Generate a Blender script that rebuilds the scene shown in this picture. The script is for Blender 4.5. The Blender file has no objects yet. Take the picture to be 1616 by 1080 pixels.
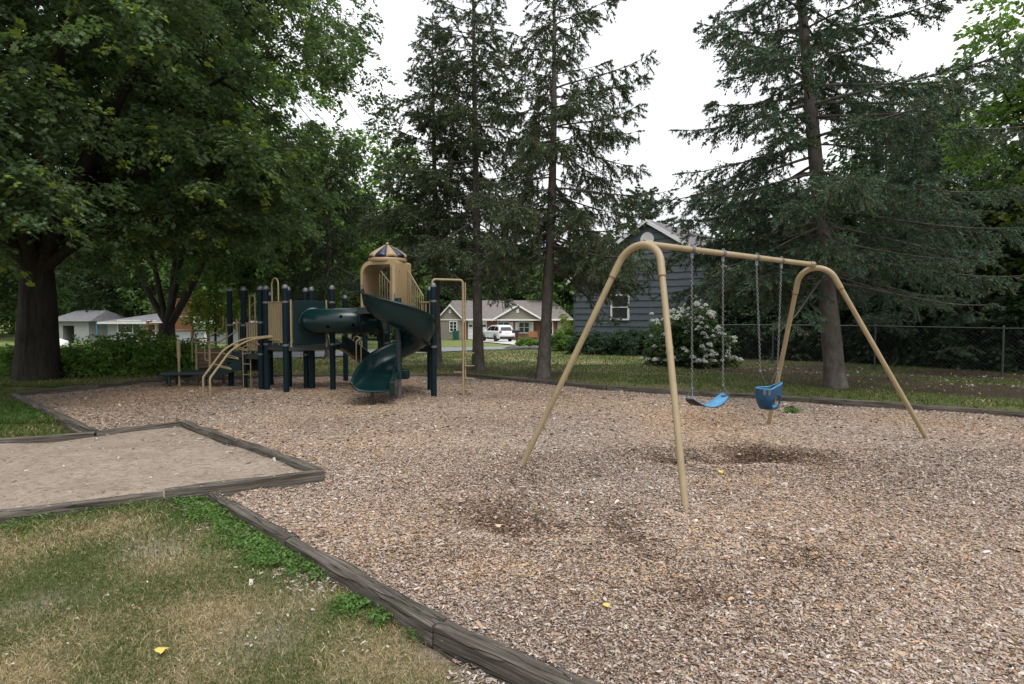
import bpy, math, random
import numpy as np
from mathutils import Vector
S = bpy.context.scene
COL = S.collection
R = math.radians

# ------------------------------------------------------------ camera, sky, sun, exposure
F_PX, EYE, PITCH = 950.0, 1.65, math.atan(40 / 950.0)
cam_d = bpy.data.cameras.new('camera')
cam = bpy.data.objects.new('camera', cam_d)
COL.objects.link(cam)
cam_d.sensor_width = 36.0
cam_d.lens = F_PX / 1616 * 36.0
cam_d.clip_start = 0.05
cam_d.clip_end = 3000
cam.location = (0, 0, EYE)
cam.rotation_euler = (R(90) - PITCH, 0, 0)
S.camera = cam

SUN_EL, SUN_AZ = 58.0, 150.0      # degrees; azimuth clockwise from +Y
world = bpy.data.worlds.new('World')
S.world = world
world.use_nodes = True
wt = world.node_tree
wt.nodes.clear()
def wn(t, **k):
    n = wt.nodes.new(t)
    for a, b in k.items(): setattr(n, a, b)
    return n
sky = wn('ShaderNodeTexSky', sky_type='NISHITA', sun_disc=False, sun_elevation=R(SUN_EL), sun_rotation=R(SUN_AZ))
hs = wn('ShaderNodeHueSaturation'); hs.inputs['Saturation'].default_value = 0.12; hs.inputs['Value'].default_value = 1.0
geo = wn('ShaderNodeTexCoord')
mp = wn('ShaderNodeMapping'); mp.inputs['Scale'].default_value = (1, 1, 2.6)
nz = wn('ShaderNodeTexNoise'); nz.inputs['Scale'].default_value = 1.7; nz.inputs['Detail'].default_value = 5; nz.inputs['Roughness'].default_value = .45
rp = wn('ShaderNodeValToRGB')
rp.color_ramp.elements[0].position = .44; rp.color_ramp.elements[0].color = (9.6, 9.8, 10.5, 1)
rp.color_ramp.elements[1].position = .64; rp.color_ramp.elements[1].color = (13.2, 13.3, 13.6, 1)
mx = wn('ShaderNodeMix', data_type='RGBA', blend_type='MIX'); mx.inputs[0].default_value = .92
bg = wn('ShaderNodeBackground'); bg.inputs['Strength'].default_value = 0.10
wo = wn('ShaderNodeOutputWorld')
L = wt.links.new
L(sky.outputs[0], hs.inputs['Color']); L(geo.outputs['Generated'], mp.inputs[0]); L(mp.outputs[0], nz.inputs['Vector'])
# an overcast sky is three times brighter overhead than at the horizon
sx = wn('ShaderNodeSeparateXYZ'); ml = wn('ShaderNodeMath', operation='MULTIPLY_ADD', use_clamp=False); ml.inputs[1].default_value = 2 / 3; ml.inputs[2].default_value = 1 / 3
cl = wn('ShaderNodeMath', operation='MAXIMUM'); cl.inputs[1].default_value = 0
vm = wn('ShaderNodeVectorMath', operation='SCALE')
L(geo.outputs['Generated'], sx.inputs[0]); L(sx.outputs[2], cl.inputs[0]); L(cl.outputs[0], ml.inputs[0])
L(nz.outputs[0], rp.inputs[0]); L(rp.outputs[0], vm.inputs[0]); L(ml.outputs[0], vm.inputs['Scale'])
L(hs.outputs[0], mx.inputs[6]); L(vm.outputs[0], mx.inputs[7])
L(mx.outputs[2], bg.inputs[0]); L(bg.outputs[0], wo.inputs[0])

sun_d = bpy.data.lights.new('sun', 'SUN')
sun_d.energy = 0.9
sun_d.angle = R(24)
sun_d.color = (1, .96, .9)
sun = bpy.data.objects.new('sun', sun_d)
COL.objects.link(sun)
az = R(SUN_AZ)
sdir = Vector((math.sin(az) * math.cos(R(SUN_EL)), math.cos(az) * math.cos(R(SUN_EL)), math.sin(R(SUN_EL))))
sun.rotation_euler = sdir.to_track_quat('Z', 'Y').to_euler()
sun.location = (0, 0, 30)

S.view_settings.view_transform = 'Standard'
S.view_settings.look = 'None'
S.view_settings.gamma = 1
S.view_settings.exposure = 1.0
S.render.engine = 'CYCLES'
S.cycles.max_bounces = 6
S.cycles.diffuse_bounces = 3
S.cycles.glossy_bounces = 2
S.cycles.transmission_bounces = 4
S.cycles.transparent_max_bounces = 8

# ------------------------------------------------------------ photograph pixel -> place
def ray(px, py):
    v = Vector(((px - 808) / F_PX, 1.0, -(py - 540) / F_PX))
    c, s = math.cos(PITCH), math.sin(PITCH)
    return Vector((v.x, v.y * c + v.z * s, -v.y * s + v.z * c))
def G(px, py, z=0.0):
    d = ray(px, py); t = (z - EYE) / d.z
    return Vector((d.x * t, d.y * t, z))
def W(px, py, y):
    d = ray(px, py); t = y / d.y
    return Vector((d.x * t, y, EYE + d.z * t))

# ------------------------------------------------------------ materials
MATS = {}
class NT:
    def __init__(s, name):
        s.m = bpy.data.materials.new(name); s.m.use_nodes = True
        s.t = s.m.node_tree; s.n = s.t.nodes; s.n.clear()
        s.out = s.n.new('ShaderNodeOutputMaterial')
    def node(s, t, **k):
        n = s.n.new(t)
        for a, b in k.items(): setattr(n, a, b)
        return n
    def link(s, a, b): s.t.links.new(a, b)
    def noise(s, vec, scale, detail=4, rough=.55, dist=0.0):
        n = s.node('ShaderNodeTexNoise'); n.inputs['Scale'].default_value = scale
        n.inputs['Detail'].default_value = detail; n.inputs['Roughness'].default_value = rough
        n.inputs['Distortion'].default_value = dist
        if vec is not None: s.link(vec, n.inputs['Vector'])
        return n.outputs[0]
    def coords(s, scale=(1, 1, 1), kind='Object'):
        tc = s.node('ShaderNodeTexCoord'); mp = s.node('ShaderNodeMapping')
        mp.inputs['Scale'].default_value = scale
        s.link(tc.outputs[kind], mp.inputs[0]); return mp.outputs[0]
    def ramp(s, fac, stops):
        r = s.node('ShaderNodeValToRGB'); e = r.color_ramp.elements
        while len(e) < len(stops): e.new(.5)
        for i, (p, c) in enumerate(stops):
            e[i].position = p; e[i].color = tuple(c) + (1,) if len(c) == 3 else c
        s.link(fac, r.inputs[0]); return r.outputs[0]
    def mix(s, fac, a, b, mode='MIX'):
        m = s.node('ShaderNodeMix', data_type='RGBA', blend_type=mode)
        for i, v in ((0, fac), (6, a), (7, b)):
            if isinstance(v, (int, float)): m.inputs[i].default_value = v
            elif isinstance(v, tuple): m.inputs[i].default_value = tuple(v) + (1,)
            else: s.link(v, m.inputs[i])
        return m.outputs[2]
    def bump(s, h, strength=.3, dist=.01, prev=None):
        b = s.node('ShaderNodeBump'); b.inputs['Strength'].default_value = strength; b.inputs['Distance'].default_value = dist
        s.link(h, b.inputs['Height'])
        if prev is not None: s.link(prev, b.inputs['Normal'])
        return b.outputs[0]
    def principled(s, color, rough=.6, normal=None, metallic=0, spec=.5):
        p = s.node('ShaderNodeBsdfPrincipled')
        if isinstance(color, tuple): p.inputs['Base Color'].default_value = tuple(color) + (1,)
        else: s.link(color, p.inputs['Base Color'])
        if isinstance(rough, (int, float)): p.inputs['Roughness'].default_value = rough
        else: s.link(rough, p.inputs['Roughness'])
        p.inputs['Metallic'].default_value = metallic
        p.inputs['Specular IOR Level'].default_value = spec
        if normal is not None: s.link(normal, p.inputs['Normal'])
        s.link(p.outputs[0], s.out.inputs[0]); return p
    def attr(s, name='Col'):
        a = s.node('ShaderNodeAttribute'); a.attribute_name = name; return a.outputs['Color']

def plain(name, c, rough=.55, var=.18, scale=9, bump=.12, metallic=0, spec=.5, dirt=None, rv=.2):
    """a coloured surface with worn, slightly uneven colour and sheen"""
    t = NT(name); v = t.coords()
    n1 = t.noise(v, scale, 5); n2 = t.noise(v, scale * 7, 3)
    lo = tuple(max(0, x * (1 - var)) for x in c); hi = tuple(x * (1 + var) for x in c)
    col = t.ramp(n1, [(.3, lo), (.7, hi)])
    if dirt:
        m = t.ramp(t.noise(v, scale * .6, 6, .7), [(.5, (0, 0, 0)), (.72, (1, 1, 1))])
        col = t.mix(m, col, dirt)
    rg = t.ramp(n1, [(.3, (rough * (1 - rv),) * 3), (.7, (min(1, rough * (1 + rv)),) * 3)])
    t.principled(col, rg, t.bump(n2, bump, .004), metallic, spec)
    MATS[name] = t.m; return t.m

M = MATS
def tan_paint():
    t = NT('tan_paint'); v = t.coords(); n1 = t.noise(v, 5, 5); n2 = t.noise(v, 45, 6, .7); n3 = t.noise(t.coords((9, 9, 2)), 1, 5, .6)
    col = t.ramp(n1, [(.3, (.275, .212, .118)), (.7, (.325, .252, .142))])
    col = t.mix(t.ramp(n3, [(.55, (0, 0, 0)), (.75, (.55, .55, .55))]), col, (.19, .145, .09))
    col = t.mix(t.ramp(n2, [(.70, (0, 0, 0)), (.73, (.8, .8, .8))]), col, (.10, .075, .055))
    t.principled(col, t.ramp(n1, [(.3, (.36, .36, .36)), (.7, (.52, .52, .52))]), t.bump(n2, .06, .003)); M['tan_paint'] = t.m
tan_paint()
plain('tan_plastic', (.34, .245, .135), .45, .08, 3, .04)
plain('navy_paint', (.0032, .0135, .0185), .62, .2, 5, .02, spec=.18, dirt=(.006, .014, .019))
plain('green_plastic', (.0030, .019, .020), .24, .12, 1.2, .0, spec=.36, rv=.12)
plain('green_panel', (.0035, .018, .019), .5, .15, 2, .02, spec=.15)
plain('green_coating', (.005, .022, .022), .5, .25, 12, .1)
plain('brown_board', (.13, .075, .048), .6, .2, 6, .1)
plain('grey_metal', (.15, .155, .165), .5, .15, 20, .05, metallic=.5)
plain('chain_metal', (.20, .20, .205), .42, .25, 30, .05, metallic=.75)
plain('dark_rubber', (.022, .023, .026), .6, .2, 20, .1)
plain('blue_plastic', (.05, .215, .39), .4, .12, 9, .05, dirt=(.12, .28, .42))
plain('dark_blue_plastic', (.008, .055, .115), .42, .12, 9, .05)
plain('navy_plastic', (.012, .022, .06), .35, .1, 8, .03)
plain('white_trim', (.74, .74, .72), .5, .06, 3, .06)
plain('white_siding', (.38, .41, .45), .6, .07, 2, .05)
plain('white_wall', (.28, .29, .29), .6, .07, 2, .05)
plain('grey_shingle', (.15, .15, .16), .9, .25, 3, .3)
plain('purple_shingle', (.125, .11, .12), .9, .25, 3, .3)
plain('brown_shingle', (.155, .135, .127), .9, .25, 3, .3)
plain('tan_siding', (.24, .215, .175), .7, .08, 2, .05)
plain('dark_glass', (.012, .016, .018), .2, .3, 3, .0, spec=.8)
plain('car_white', (.78, .79, .80), .25, .03, 3, .0, spec=.6)
plain('black_plastic', (.02, .02, .022), .5, .2, 9, .05)
plain('hole_black', (.002, .002, .002), .9, .1, 9, 0, spec=0)
plain('tyre', (.018, .018, .019), .8, .2, 9, .1)
plain('alloy', (.42, .43, .45), .35, .1, 9, .0, metallic=.7)
plain('red_lamp', (.35, .015, .012), .3, .1, 9, .0)
plain('bin_green', (.010, .085, .055), .45, .15, 8, .05)
plain('mailbox_black', (.018, .018, .02), .5, .1, 8, .05)
plain('cedar', (.27, .115, .045), .65, .2, 5, .2)
plain('brown_trim', (.16, .075, .04), .6, .15, 6, .1)
plain('fence_metal', (.075, .08, .082), .5, .2, 18, .05, metallic=.5)
plain('rock', (.11, .10, .095), .85, .4, 5, .6)
plain('concrete', (.46, .45, .43), .85, .1, 3, .1)
plain('asphalt', (.20, .21, .225), .9, .18, 1.2, .2)
plain('orange_leaf', (.35, .16, .05), .7, .2, 5, .1)

def brick_mat():
    t = NT('red_brick'); v = t.coords()
    b = t.node('ShaderNodeTexBrick'); b.inputs['Scale'].default_value = 4.2
    b.inputs['Color1'].default_value = (.24, .055, .04, 1); b.inputs['Color2'].default_value = (.16, .045, .035, 1); b.inputs['Mortar'].default_value = (.27, .24, .22, 1)
    b.inputs['Mortar Size'].default_value = .02
    cx = t.node('ShaderNodeSeparateXYZ'); t.link(v, cx.inputs[0]); cc = t.node('ShaderNodeCombineXYZ')
    t.link(cx.outputs[0], cc.inputs[0]); t.link(cx.outputs[2], cc.inputs[1]); t.link(cc.outputs[0], b.inputs['Vector'])
    t.principled(b.outputs[0], .85); M['red_brick'] = t.m
brick_mat()

def blue_siding_mat():
    t = NT('blue_siding'); v = t.coords((1, 1, 8))
    n = t.noise(v, 1.3, 5, .6); w = t.noise(t.coords((25, 25, 1.2)), 1.0, 4)
    col = t.ramp(n, [(.3, (.070, .086, .100)), (.7, (.096, .116, .132))])
    col = t.mix(.25, col, t.ramp(w, [(.35, (.05, .065, .08)), (.7, (.09, .112, .135))]))
    t.principled(col, .6, t.bump(w, .25, .004)); M['blue_siding'] = t.m
blue_siding_mat()

def wood_mat():
    t = NT('weathered_timber'); oi = t.node('ShaderNodeObjectInfo')
    tc = t.node('ShaderNodeTexCoord')
    ad = t.node('ShaderNodeVectorMath', operation='ADD'); sc = t.node('ShaderNodeVectorMath', operation='SCALE')
    sc.inputs[0].default_value = (37, 11, 5); t.link(oi.outputs['Random'], sc.inputs['Scale'])
    t.link(tc.outputs['Object'], ad.inputs[0]); t.link(sc.outputs[0], ad.inputs[1])
    def mp(s):
        m = t.node('ShaderNodeMapping'); m.inputs['Scale'].default_value = s; t.link(ad.outputs[0], m.inputs[0]); return m.outputs[0]
    grain = t.noise(mp((1.6, 75, 75)), 1.0, 6, .65, .0)
    crack = t.noise(mp((.55, 13, 13)), 1.0, 3, .45, .15)
    blot = t.noise(mp((2, 5, 5)), 1.0, 5, .6)
    col = t.ramp(grain, [(.36, (.030, .025, .018)), (.5, (.100, .085, .066)), (.64, (.235, .208, .17))])
    col = t.mix(.5, col, t.ramp(blot, [(.3, (.028, .025, .020)), (.55, (.080, .072, .061)), (.75, (.16, .148, .13))]))
    ck = t.ramp(crack, [(.484, (1, 1, 1)), (.495, (0, 0, 0)), (.5, (0, 0, 0)), (.511, (1, 1, 1))])
    col = t.mix(1.0, col, t.mix(.55, (1, 1, 1), ck), 'MULTIPLY')
    moss = t.ramp(t.noise(mp((3, 9, 9)), 1.0, 4), [(.6, (0, 0, 0)), (.75, (.6, .6, .6))])
    col = t.mix(moss, col, (.060, .066, .036))
    nb = t.bump(ck, .9, .012, t.bump(grain, .6, .006))
    t.principled(col, .88, nb, spec=.25); M['weathered_timber'] = t.m
wood_mat()

def bark_mat(name, lo, hi, vs=(14, 14, 2.2), strength=.9):
    t = NT(name)
    n = t.noise(t.coords(vs), 1.0, 6, .65, .5); n2 = t.noise(t.coords((1.5, 1.5, 1.2)), 1.0, 4)
    col = t.ramp(n, [(.32, lo), (.68, hi)])
    col = t.mix(.35, col, t.ramp(n2, [(.35, lo), (.65, hi)]))
    t.principled(col, .92, t.bump(n, strength, .05), spec=.15); M[name] = t.m
bark_mat('maple_bark', (.014, .012, .010), (.055, .048, .040))
bark_mat('spruce_bark', (.055, .048, .042), (.165, .148, .132), (9, 9, 5), .6)
bark_mat('dead_twig', (.05, .042, .036), (.11, .095, .08), (9, 9, 9), .2)

def leaf_mat(name, trans=.35, rough=.5, gain=1.0):
    t = NT(name); c = t.attr()
    if gain != 1: c = t.mix(1.0, c, (gain, gain, gain), 'MULTIPLY')
    d = t.node('ShaderNodeBsdfPrincipled'); t.link(c, d.inputs['Base Color'])
    d.inputs['Roughness'].default_value = rough; d.inputs['Specular IOR Level'].default_value = .3
    tr = t.node('ShaderNodeBsdfTranslucent')
    t.link(t.mix(1.0, c, (1.25, 1.35, .7), 'MULTIPLY'), tr.inputs[0])
    ms = t.node('ShaderNodeMixShader'); ms.inputs[0].default_value = trans
    t.link(d.outputs[0], ms.inputs[1]); t.link(tr.outputs[0], ms.inputs[2]); t.link(ms.outputs[0], t.out.inputs[0])
    M[name] = t.m
leaf_mat('broad_leaf', .42)
leaf_mat('needle', .12, .6)
leaf_mat('grass_blade', .3, .6)
leaf_mat('petal', .2, .7)
leaf_mat('chip', .0, .85)

# ------------------------------------------------------------ objects
ORG = {}
def props(o, label=None, cat=None, group=None, kind=None):
    if label: o['label'] = label
    if cat: o['category'] = cat
    if group: o['group'] = group
    if kind: o['kind'] = kind
    return o
def thing(name, loc, label, cat, group=None):
    o = bpy.data.objects.new(name, None); COL.objects.link(o)
    o.empty_display_size = .2; o.location = loc
    ORG[o] = Vector(loc); return props(o, label, cat, group)
def link_mesh(name, me, parent=None, loc=None):
    o = bpy.data.objects.new(name, me); COL.objects.link(o)
    if parent is not None: o.parent = parent; ORG[o] = ORG[parent]
    else:
        ORG[o] = Vector(loc or (0, 0, 0)); o.location = ORG[o]
    return o

class MB:
    """collects shapes given in world coordinates and links them as one mesh"""
    def __init__(s): s.v = []; s.f = []; s.sm = []
    def add(s, vs, fs, smooth=False):
        b = len(s.v); s.v += [tuple(v) for v in vs]
        for f in fs: s.f.append(tuple(i + b for i in f)); s.sm.append(smooth)
        return s
    def box(s, c, size, ax=None, taper=1.0):
        X, Y, Z = ax if ax else (Vector((1, 0, 0)), Vector((0, 1, 0)), Vector((0, 0, 1)))
        c = Vector(c); hx, hy, hz = size[0] / 2, size[1] / 2, size[2] / 2
        vs = []
        for z in (-1, 1):
            k = taper if z > 0 else 1
            for x, y in ((-1, -1), (1, -1), (1, 1), (-1, 1)):
                vs.append(c + X * hx * x * k + Y * hy * y * k + Z * hz * z)
        return s.add(vs, [(3, 2, 1, 0), (4, 5, 6, 7), (0, 1, 5, 4), (1, 2, 6, 5), (2, 3, 7, 6), (3, 0, 4, 7)])
    def bar(s, a, b, w, h, up=(0, 0, 1)):
        a, b = Vector(a), Vector(b); d = (b - a); l = d.length; d.normalize()
        up = Vector(up); sd = d.cross(up)
        if sd.length < 1e-4: sd = d.cross(Vector((0, 1, 0)))
        sd.normalize(); u = sd.cross(d)
        return s.box((a + b) / 2, (l, w, h), (d, sd, u))
    def tube(s, pts, r, n=10, caps=True, closed=False):
        pts = [Vector(p) for p in pts]; m = len(pts)
        rs = r if isinstance(r, (list, tuple)) else [r] * m
        prev = None; rings = []
        for i, p in enumerate(pts):
            if closed: t = pts[(i + 1) % m] - pts[i - 1]
            else: t = pts[min(i + 1, m - 1)] - pts[max(i - 1, 0)]
            t.normalize()
            if prev is None:
                a = Vector((0, 0, 1)) if abs(t.z) < .9 else Vector((1, 0, 0))
                u = t.cross(a).normalized()
            else:
                u = prev - t * prev.dot(t)
                if u.length < 1e-5: u = t.orthogonal()
                u.normalize()
            prev = u; w = t.cross(u)
            rings.append([p + (u * math.cos(2 * math.pi * k / n) + w * math.sin(2 * math.pi * k / n)) * rs[i] for k in range(n)])
        vs = [v for rg in rings for v in rg]; fs = []
        for i in range(m if closed else m - 1):
            j = (i + 1) % m
            for k in range(n):
                fs.append((i * n + k, i * n + (k + 1) % n, j * n + (k + 1) % n, j * n + k))
        s.add(vs, fs, True)
        if caps and not closed:
            s.add(rings[0], [tuple(range(n - 1, -1, -1))]); s.add(rings[-1], [tuple(range(n))])
        return s
    def lathe(s, c, prof, n=20, smooth=True, axis=None):
        c = Vector(c); vs = []
        if axis is None: X, Y, Z = Vector((1, 0, 0)), Vector((0, 1, 0)), Vector((0, 0, 1))
        else:
            Z = Vector(axis).normalized(); X = Z.orthogonal().normalized(); Y = Z.cross(X)
        for r, z in prof:
            for k in range(n):
                a = 2 * math.pi * k / n
                vs.append(c + (X * math.cos(a) + Y * math.sin(a)) * r + Z * z)
        fs = []
        for i in range(len(prof) - 1):
            for k in range(n):
                fs.append((i * n + k, i * n + (k + 1) % n, (i + 1) * n + (k + 1) % n, (i + 1) * n + k))
        s.add(vs, fs, smooth)
        if prof[0][0] > 1e-4: s.add(vs[:n], [tuple(range(n - 1, -1, -1))])
        if prof[-1][0] > 1e-4: s.add(vs[-n:], [tuple(range(n))])
        return s
    def loft(s, rings, closed=True, smooth=True, caps=False):
        n = len(rings[0]); vs = [v for r in rings for v in r]; fs = []
        for i in range(len(rings) - 1):
            for k in range(n if closed else n - 1):
                fs.append((i * n + k, i * n + (k + 1) % n, (i + 1) * n + (k + 1) % n, (i + 1) * n + k))
        s.add(vs, fs, smooth)
        if caps:
            s.add(rings[0], [tuple(range(n - 1, -1, -1))]); s.add(rings[-1], [tuple(range(n))])
        return s
    def prism(s, poly, h):
        """poly: list of world points (bottom); h: extrusion vector"""
        n = len(poly); h = Vector(h); p = [Vector(a) for a in poly]
        q = [a + h for a in p]
        return s.add(p + q, [tuple(range(n - 1, -1, -1)), tuple(range(n, 2 * n))] + [(i, (i + 1) % n, n + (i + 1) % n, n + i) for i in range(n)])
    def build(s, name, mat, parent=None, loc=None, label=None, bevel=0, solid=0):
        o0 = ORG[parent] if parent is not None else Vector(loc or (0, 0, 0))
        me = bpy.data.meshes.new(name)
        me.from_pydata([(v[0] - o0.x, v[1] - o0.y, v[2] - o0.z) for v in s.v], [], s.f)
        me.polygons.foreach_set('use_smooth', s.sm)
        me.materials.append(M[mat] if isinstance(mat, str) else mat)
        o = link_mesh(name, me, parent, loc)
        if solid:
            md = o.modifiers.new('solid', 'SOLIDIFY'); md.thickness = solid; md.offset = 0
        if bevel:
            md = o.modifiers.new('bevel', 'BEVEL'); md.width = bevel; md.segments = 2; md.limit_method = 'ANGLE'
        if label: o['label'] = label
        return o

def loft_np(rings):
    n = len(rings[0]); V = np.array([[tuple(v) for v in r] for r in rings], float).reshape(-1, 3); k = np.arange(n)
    F = np.concatenate([np.stack([i * n + k, i * n + (k + 1) % n, (i + 1) * n + (k + 1) % n, (i + 1) * n + k], -1) for i in range(len(rings) - 1)])
    return V, F
def join_np(*ms):
    Vs, Fs, b = [], [], 0
    for v, f in ms: Vs.append(v); Fs.append(np.asarray(f) + b); b += len(v)
    return np.concatenate(Vs), np.concatenate(Fs)

def npmesh(name, V, F, mat, col=None, parent=None, loc=None, smooth=False):
    """fast mesh: V (n,3) world, F (m,k) faces of equal size, col (n,3)"""
    o0 = ORG[parent] if parent is not None else Vector(loc or (0, 0, 0))
    V = np.asarray(V, np.float32) - np.array(o0, np.float32)
    F = np.asarray(F, np.int32); m, k = F.shape
    me = bpy.data.meshes.new(name)
    me.vertices.add(len(V)); me.vertices.foreach_set('co', V.ravel())
    me.loops.add(m * k); me.loops.foreach_set('vertex_index', F.ravel())
    me.polygons.add(m); me.polygons.foreach_set('loop_start', np.arange(0, m * k, k, dtype=np.int32))
    me.polygons.foreach_set('use_smooth', np.full(m, smooth))
    me.update(calc_edges=True)
    if col is not None:
        a = me.color_attributes.new('Col', 'FLOAT_COLOR', 'POINT')
        c4 = np.ones((len(V), 4), np.float32); c4[:, :3] = col
        a.data.foreach_set('color', c4.ravel())
    me.materials.append(M[mat] if isinstance(mat, str) else mat)
    return link_mesh(name, me, parent, loc)

def unit(a): return a / (np.linalg.norm(a, axis=-1, keepdims=True) + 1e-9)
def scatter(T, TF, C, X, Y, Z, s, col):
    """copies of the small template T (k,3) at C with frames X, Y, Z; returns V, F, col"""
    n, k = len(C), len(T)
    V = C[:, None] + s[:, None, None] * (T[None, :, 0, None] * X[:, None] + T[None, :, 1, None] * Y[:, None] + T[None, :, 2, None] * Z[:, None])
    Fc = np.arange(n)[:, None, None] * k + np.asarray(TF)[None]
    return V.reshape(-1, 3), Fc.reshape(-1, Fc.shape[-1]), np.repeat(col, k, axis=0)

def wavy(seed, kmin, kmax, n=10):
    r = np.random.RandomState(seed); k = r.uniform(kmin, kmax, n); a = r.uniform(0, 2 * np.pi, n); p = r.uniform(0, 6.28, n)
    kx, ky = k * np.cos(a), k * np.sin(a)
    def f(x, y): return sum(np.sin(kx[i] * x + ky[i] * y + p[i]) for i in range(n)) / math.sqrt(n / 2)
    return f
def inpoly(x, y, P):
    c = np.zeros(np.shape(x), bool); n = len(P)
    for i in range(n):
        x1, y1 = P[i][:2]; x2, y2 = P[(i + 1) % n][:2]
        if y1 == y2: continue
        t = ((y1 > y) != (y2 > y)) & (x < (x2 - x1) * (y - y1) / (y2 - y1) + x1)
        c ^= t
    return c
def segdist(x, y, P):
    d = np.full(np.shape(x), 1e9)
    for i in range(len(P) - 1):
        ax, ay = P[i][:2]; bx, by = P[i + 1][:2]
        l2 = (bx - ax) ** 2 + (by - ay) ** 2
        t = np.clip(((x - ax) * (bx - ax) + (y - ay) * (by - ay)) / l2, 0, 1)
        d = np.minimum(d, np.hypot(x - ax - t * (bx - ax), y - ay - t * (by - ay)))
    return d
def sstep(a, b, x):
    t = np.clip((x - a) / (b - a), 0, 1); return t * t * (3 - 2 * t)

# ============================================================ GROUND
# outline of the wood chip area, from its corners
A_L = G(22, 622, .05)
back = [A_L, G(259, 599, .05), G(450, 592.5, .05), G(731, 590.5, .06), G(959, 611, .06), G(1280, 631, .06), G(1560, 650, .06), G(1760, 666, .06)]
left_edge = [A_L, G(150, 681, .05)]
sb_back_l = G(-330, 716, .08); sb_joint = G(150, 683, .08); sb_back = G(288, 664, .10); sb_right = G(512, 738, .12); sb_front_l = G(-420, 868, .08)
front = [G(327, 770, .04), G(460, 847, .04), G(693, 980, .04), G(1075, 1150, .04), G(1900, 1500, .04)]
P2 = lambda v: (v.x, v.y)
chips_poly = [P2(p) for p in back] + [(16, 4), (12, -3)] + [P2(front[-1])] + [P2(p) for p in reversed(front[:-1])] + [P2(sb_right * .62 + sb_front_l * .38)] + [P2(sb_right), P2(sb_back), P2(sb_joint)]
chips_poly = [P2(p) for p in back] + [(16, 4), (12, -3), P2(front[4]), P2(front[3]), P2(front[2]), P2(front[1]), P2(front[0]), (front[0].x + .12, front[0].y + .28), P2(sb_right), P2(sb_back), P2(sb_joint)]
sand_poly = [P2(sb_front_l), P2(sb_right), P2(sb_back), P2(sb_joint), P2(sb_back_l)]
back_line = [P2(p) for p in back]
front_line = [P2(p) for p in front]

dryf, dry2 = wavy(11, .9, 2.6), wavy(12, 3.5, 9)
lowf, midf, hif = wavy(1, .3, .9), wavy(2, 1.2, 3.2), wavy(3, 4, 9, 12)
m1x = sb_right.lerp(sb_front_l, .42)
def gz(x, y):
    """height of the soil and lawn"""
    x = np.asarray(x, float); y = np.asarray(y, float)
    slope = -.0244 * np.clip(y - 19, 0, 45) * sstep(14, 2, x - .0) - .008 * np.clip(y - 24, 0, 45) * (1 - sstep(14, 2, x))
    near = inpoly(x, y, chips_poly) | inpoly(x, y, sand_poly)
    d = segdist(x, y, back_line)
    beyond = ~near & (y + .93 * x > back[0].y + .93 * back[0].x - .3) & (y > 3) & ((x + y) > -1)
    bz = -.10 + .17 * sstep(.02, .35, d)
    z = np.where(near, -.12, np.where(d < 60, bz, .07))
    front_side = (~near) & (y < 9.5) & (x < 1.5 + (5 - y))
    z = np.where(front_side, -.09 + .085 * np.exp(-(segdist(x, y, [P2(sb_front_l), P2(m1x)]) / .5) ** 2), z)
    side = (~near) & (x < -5.5) & (y < 13.5) & (y > 5)
    z = np.where(side, np.minimum(z, -.03), z)
    z = z + .018 * lowf(x, y) * (~near) + .008 * midf(x, y) * (~near)
    return z + slope

def grid_mesh(name, xs, ys, zf, mat, colf=None, keep=None, **k):
    X, Y = np.meshgrid(xs, ys); Z = zf(X, Y)
    V = np.stack([X, Y, Z], -1).reshape(-1, 3); nx, ny = len(xs), len(ys)
    i = np.arange(nx - 1)[None] + np.arange(ny - 1)[:, None] * nx
    F = np.stack([i, i + 1, i + 1 + nx, i + nx], -1).reshape(-1, 4)
    if keep is not None:
        c = V[F].mean(1); m = keep(c[:, 0], c[:, 1]); F = F[m]
        used = np.unique(F); mp = np.zeros(len(V), int); mp[used] = np.arange(len(used)); F = mp[F]; V = V[used]
    col = colf(V[:, 0], V[:, 1]) if colf else None
    return npmesh(name, V, F, mat, col, smooth=True, **k)

def axis(*segs):
    out = []
    for a, b, st in segs: out += list(np.arange(a, b, st))
    return np.array(out + [segs[-1][1]])

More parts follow.
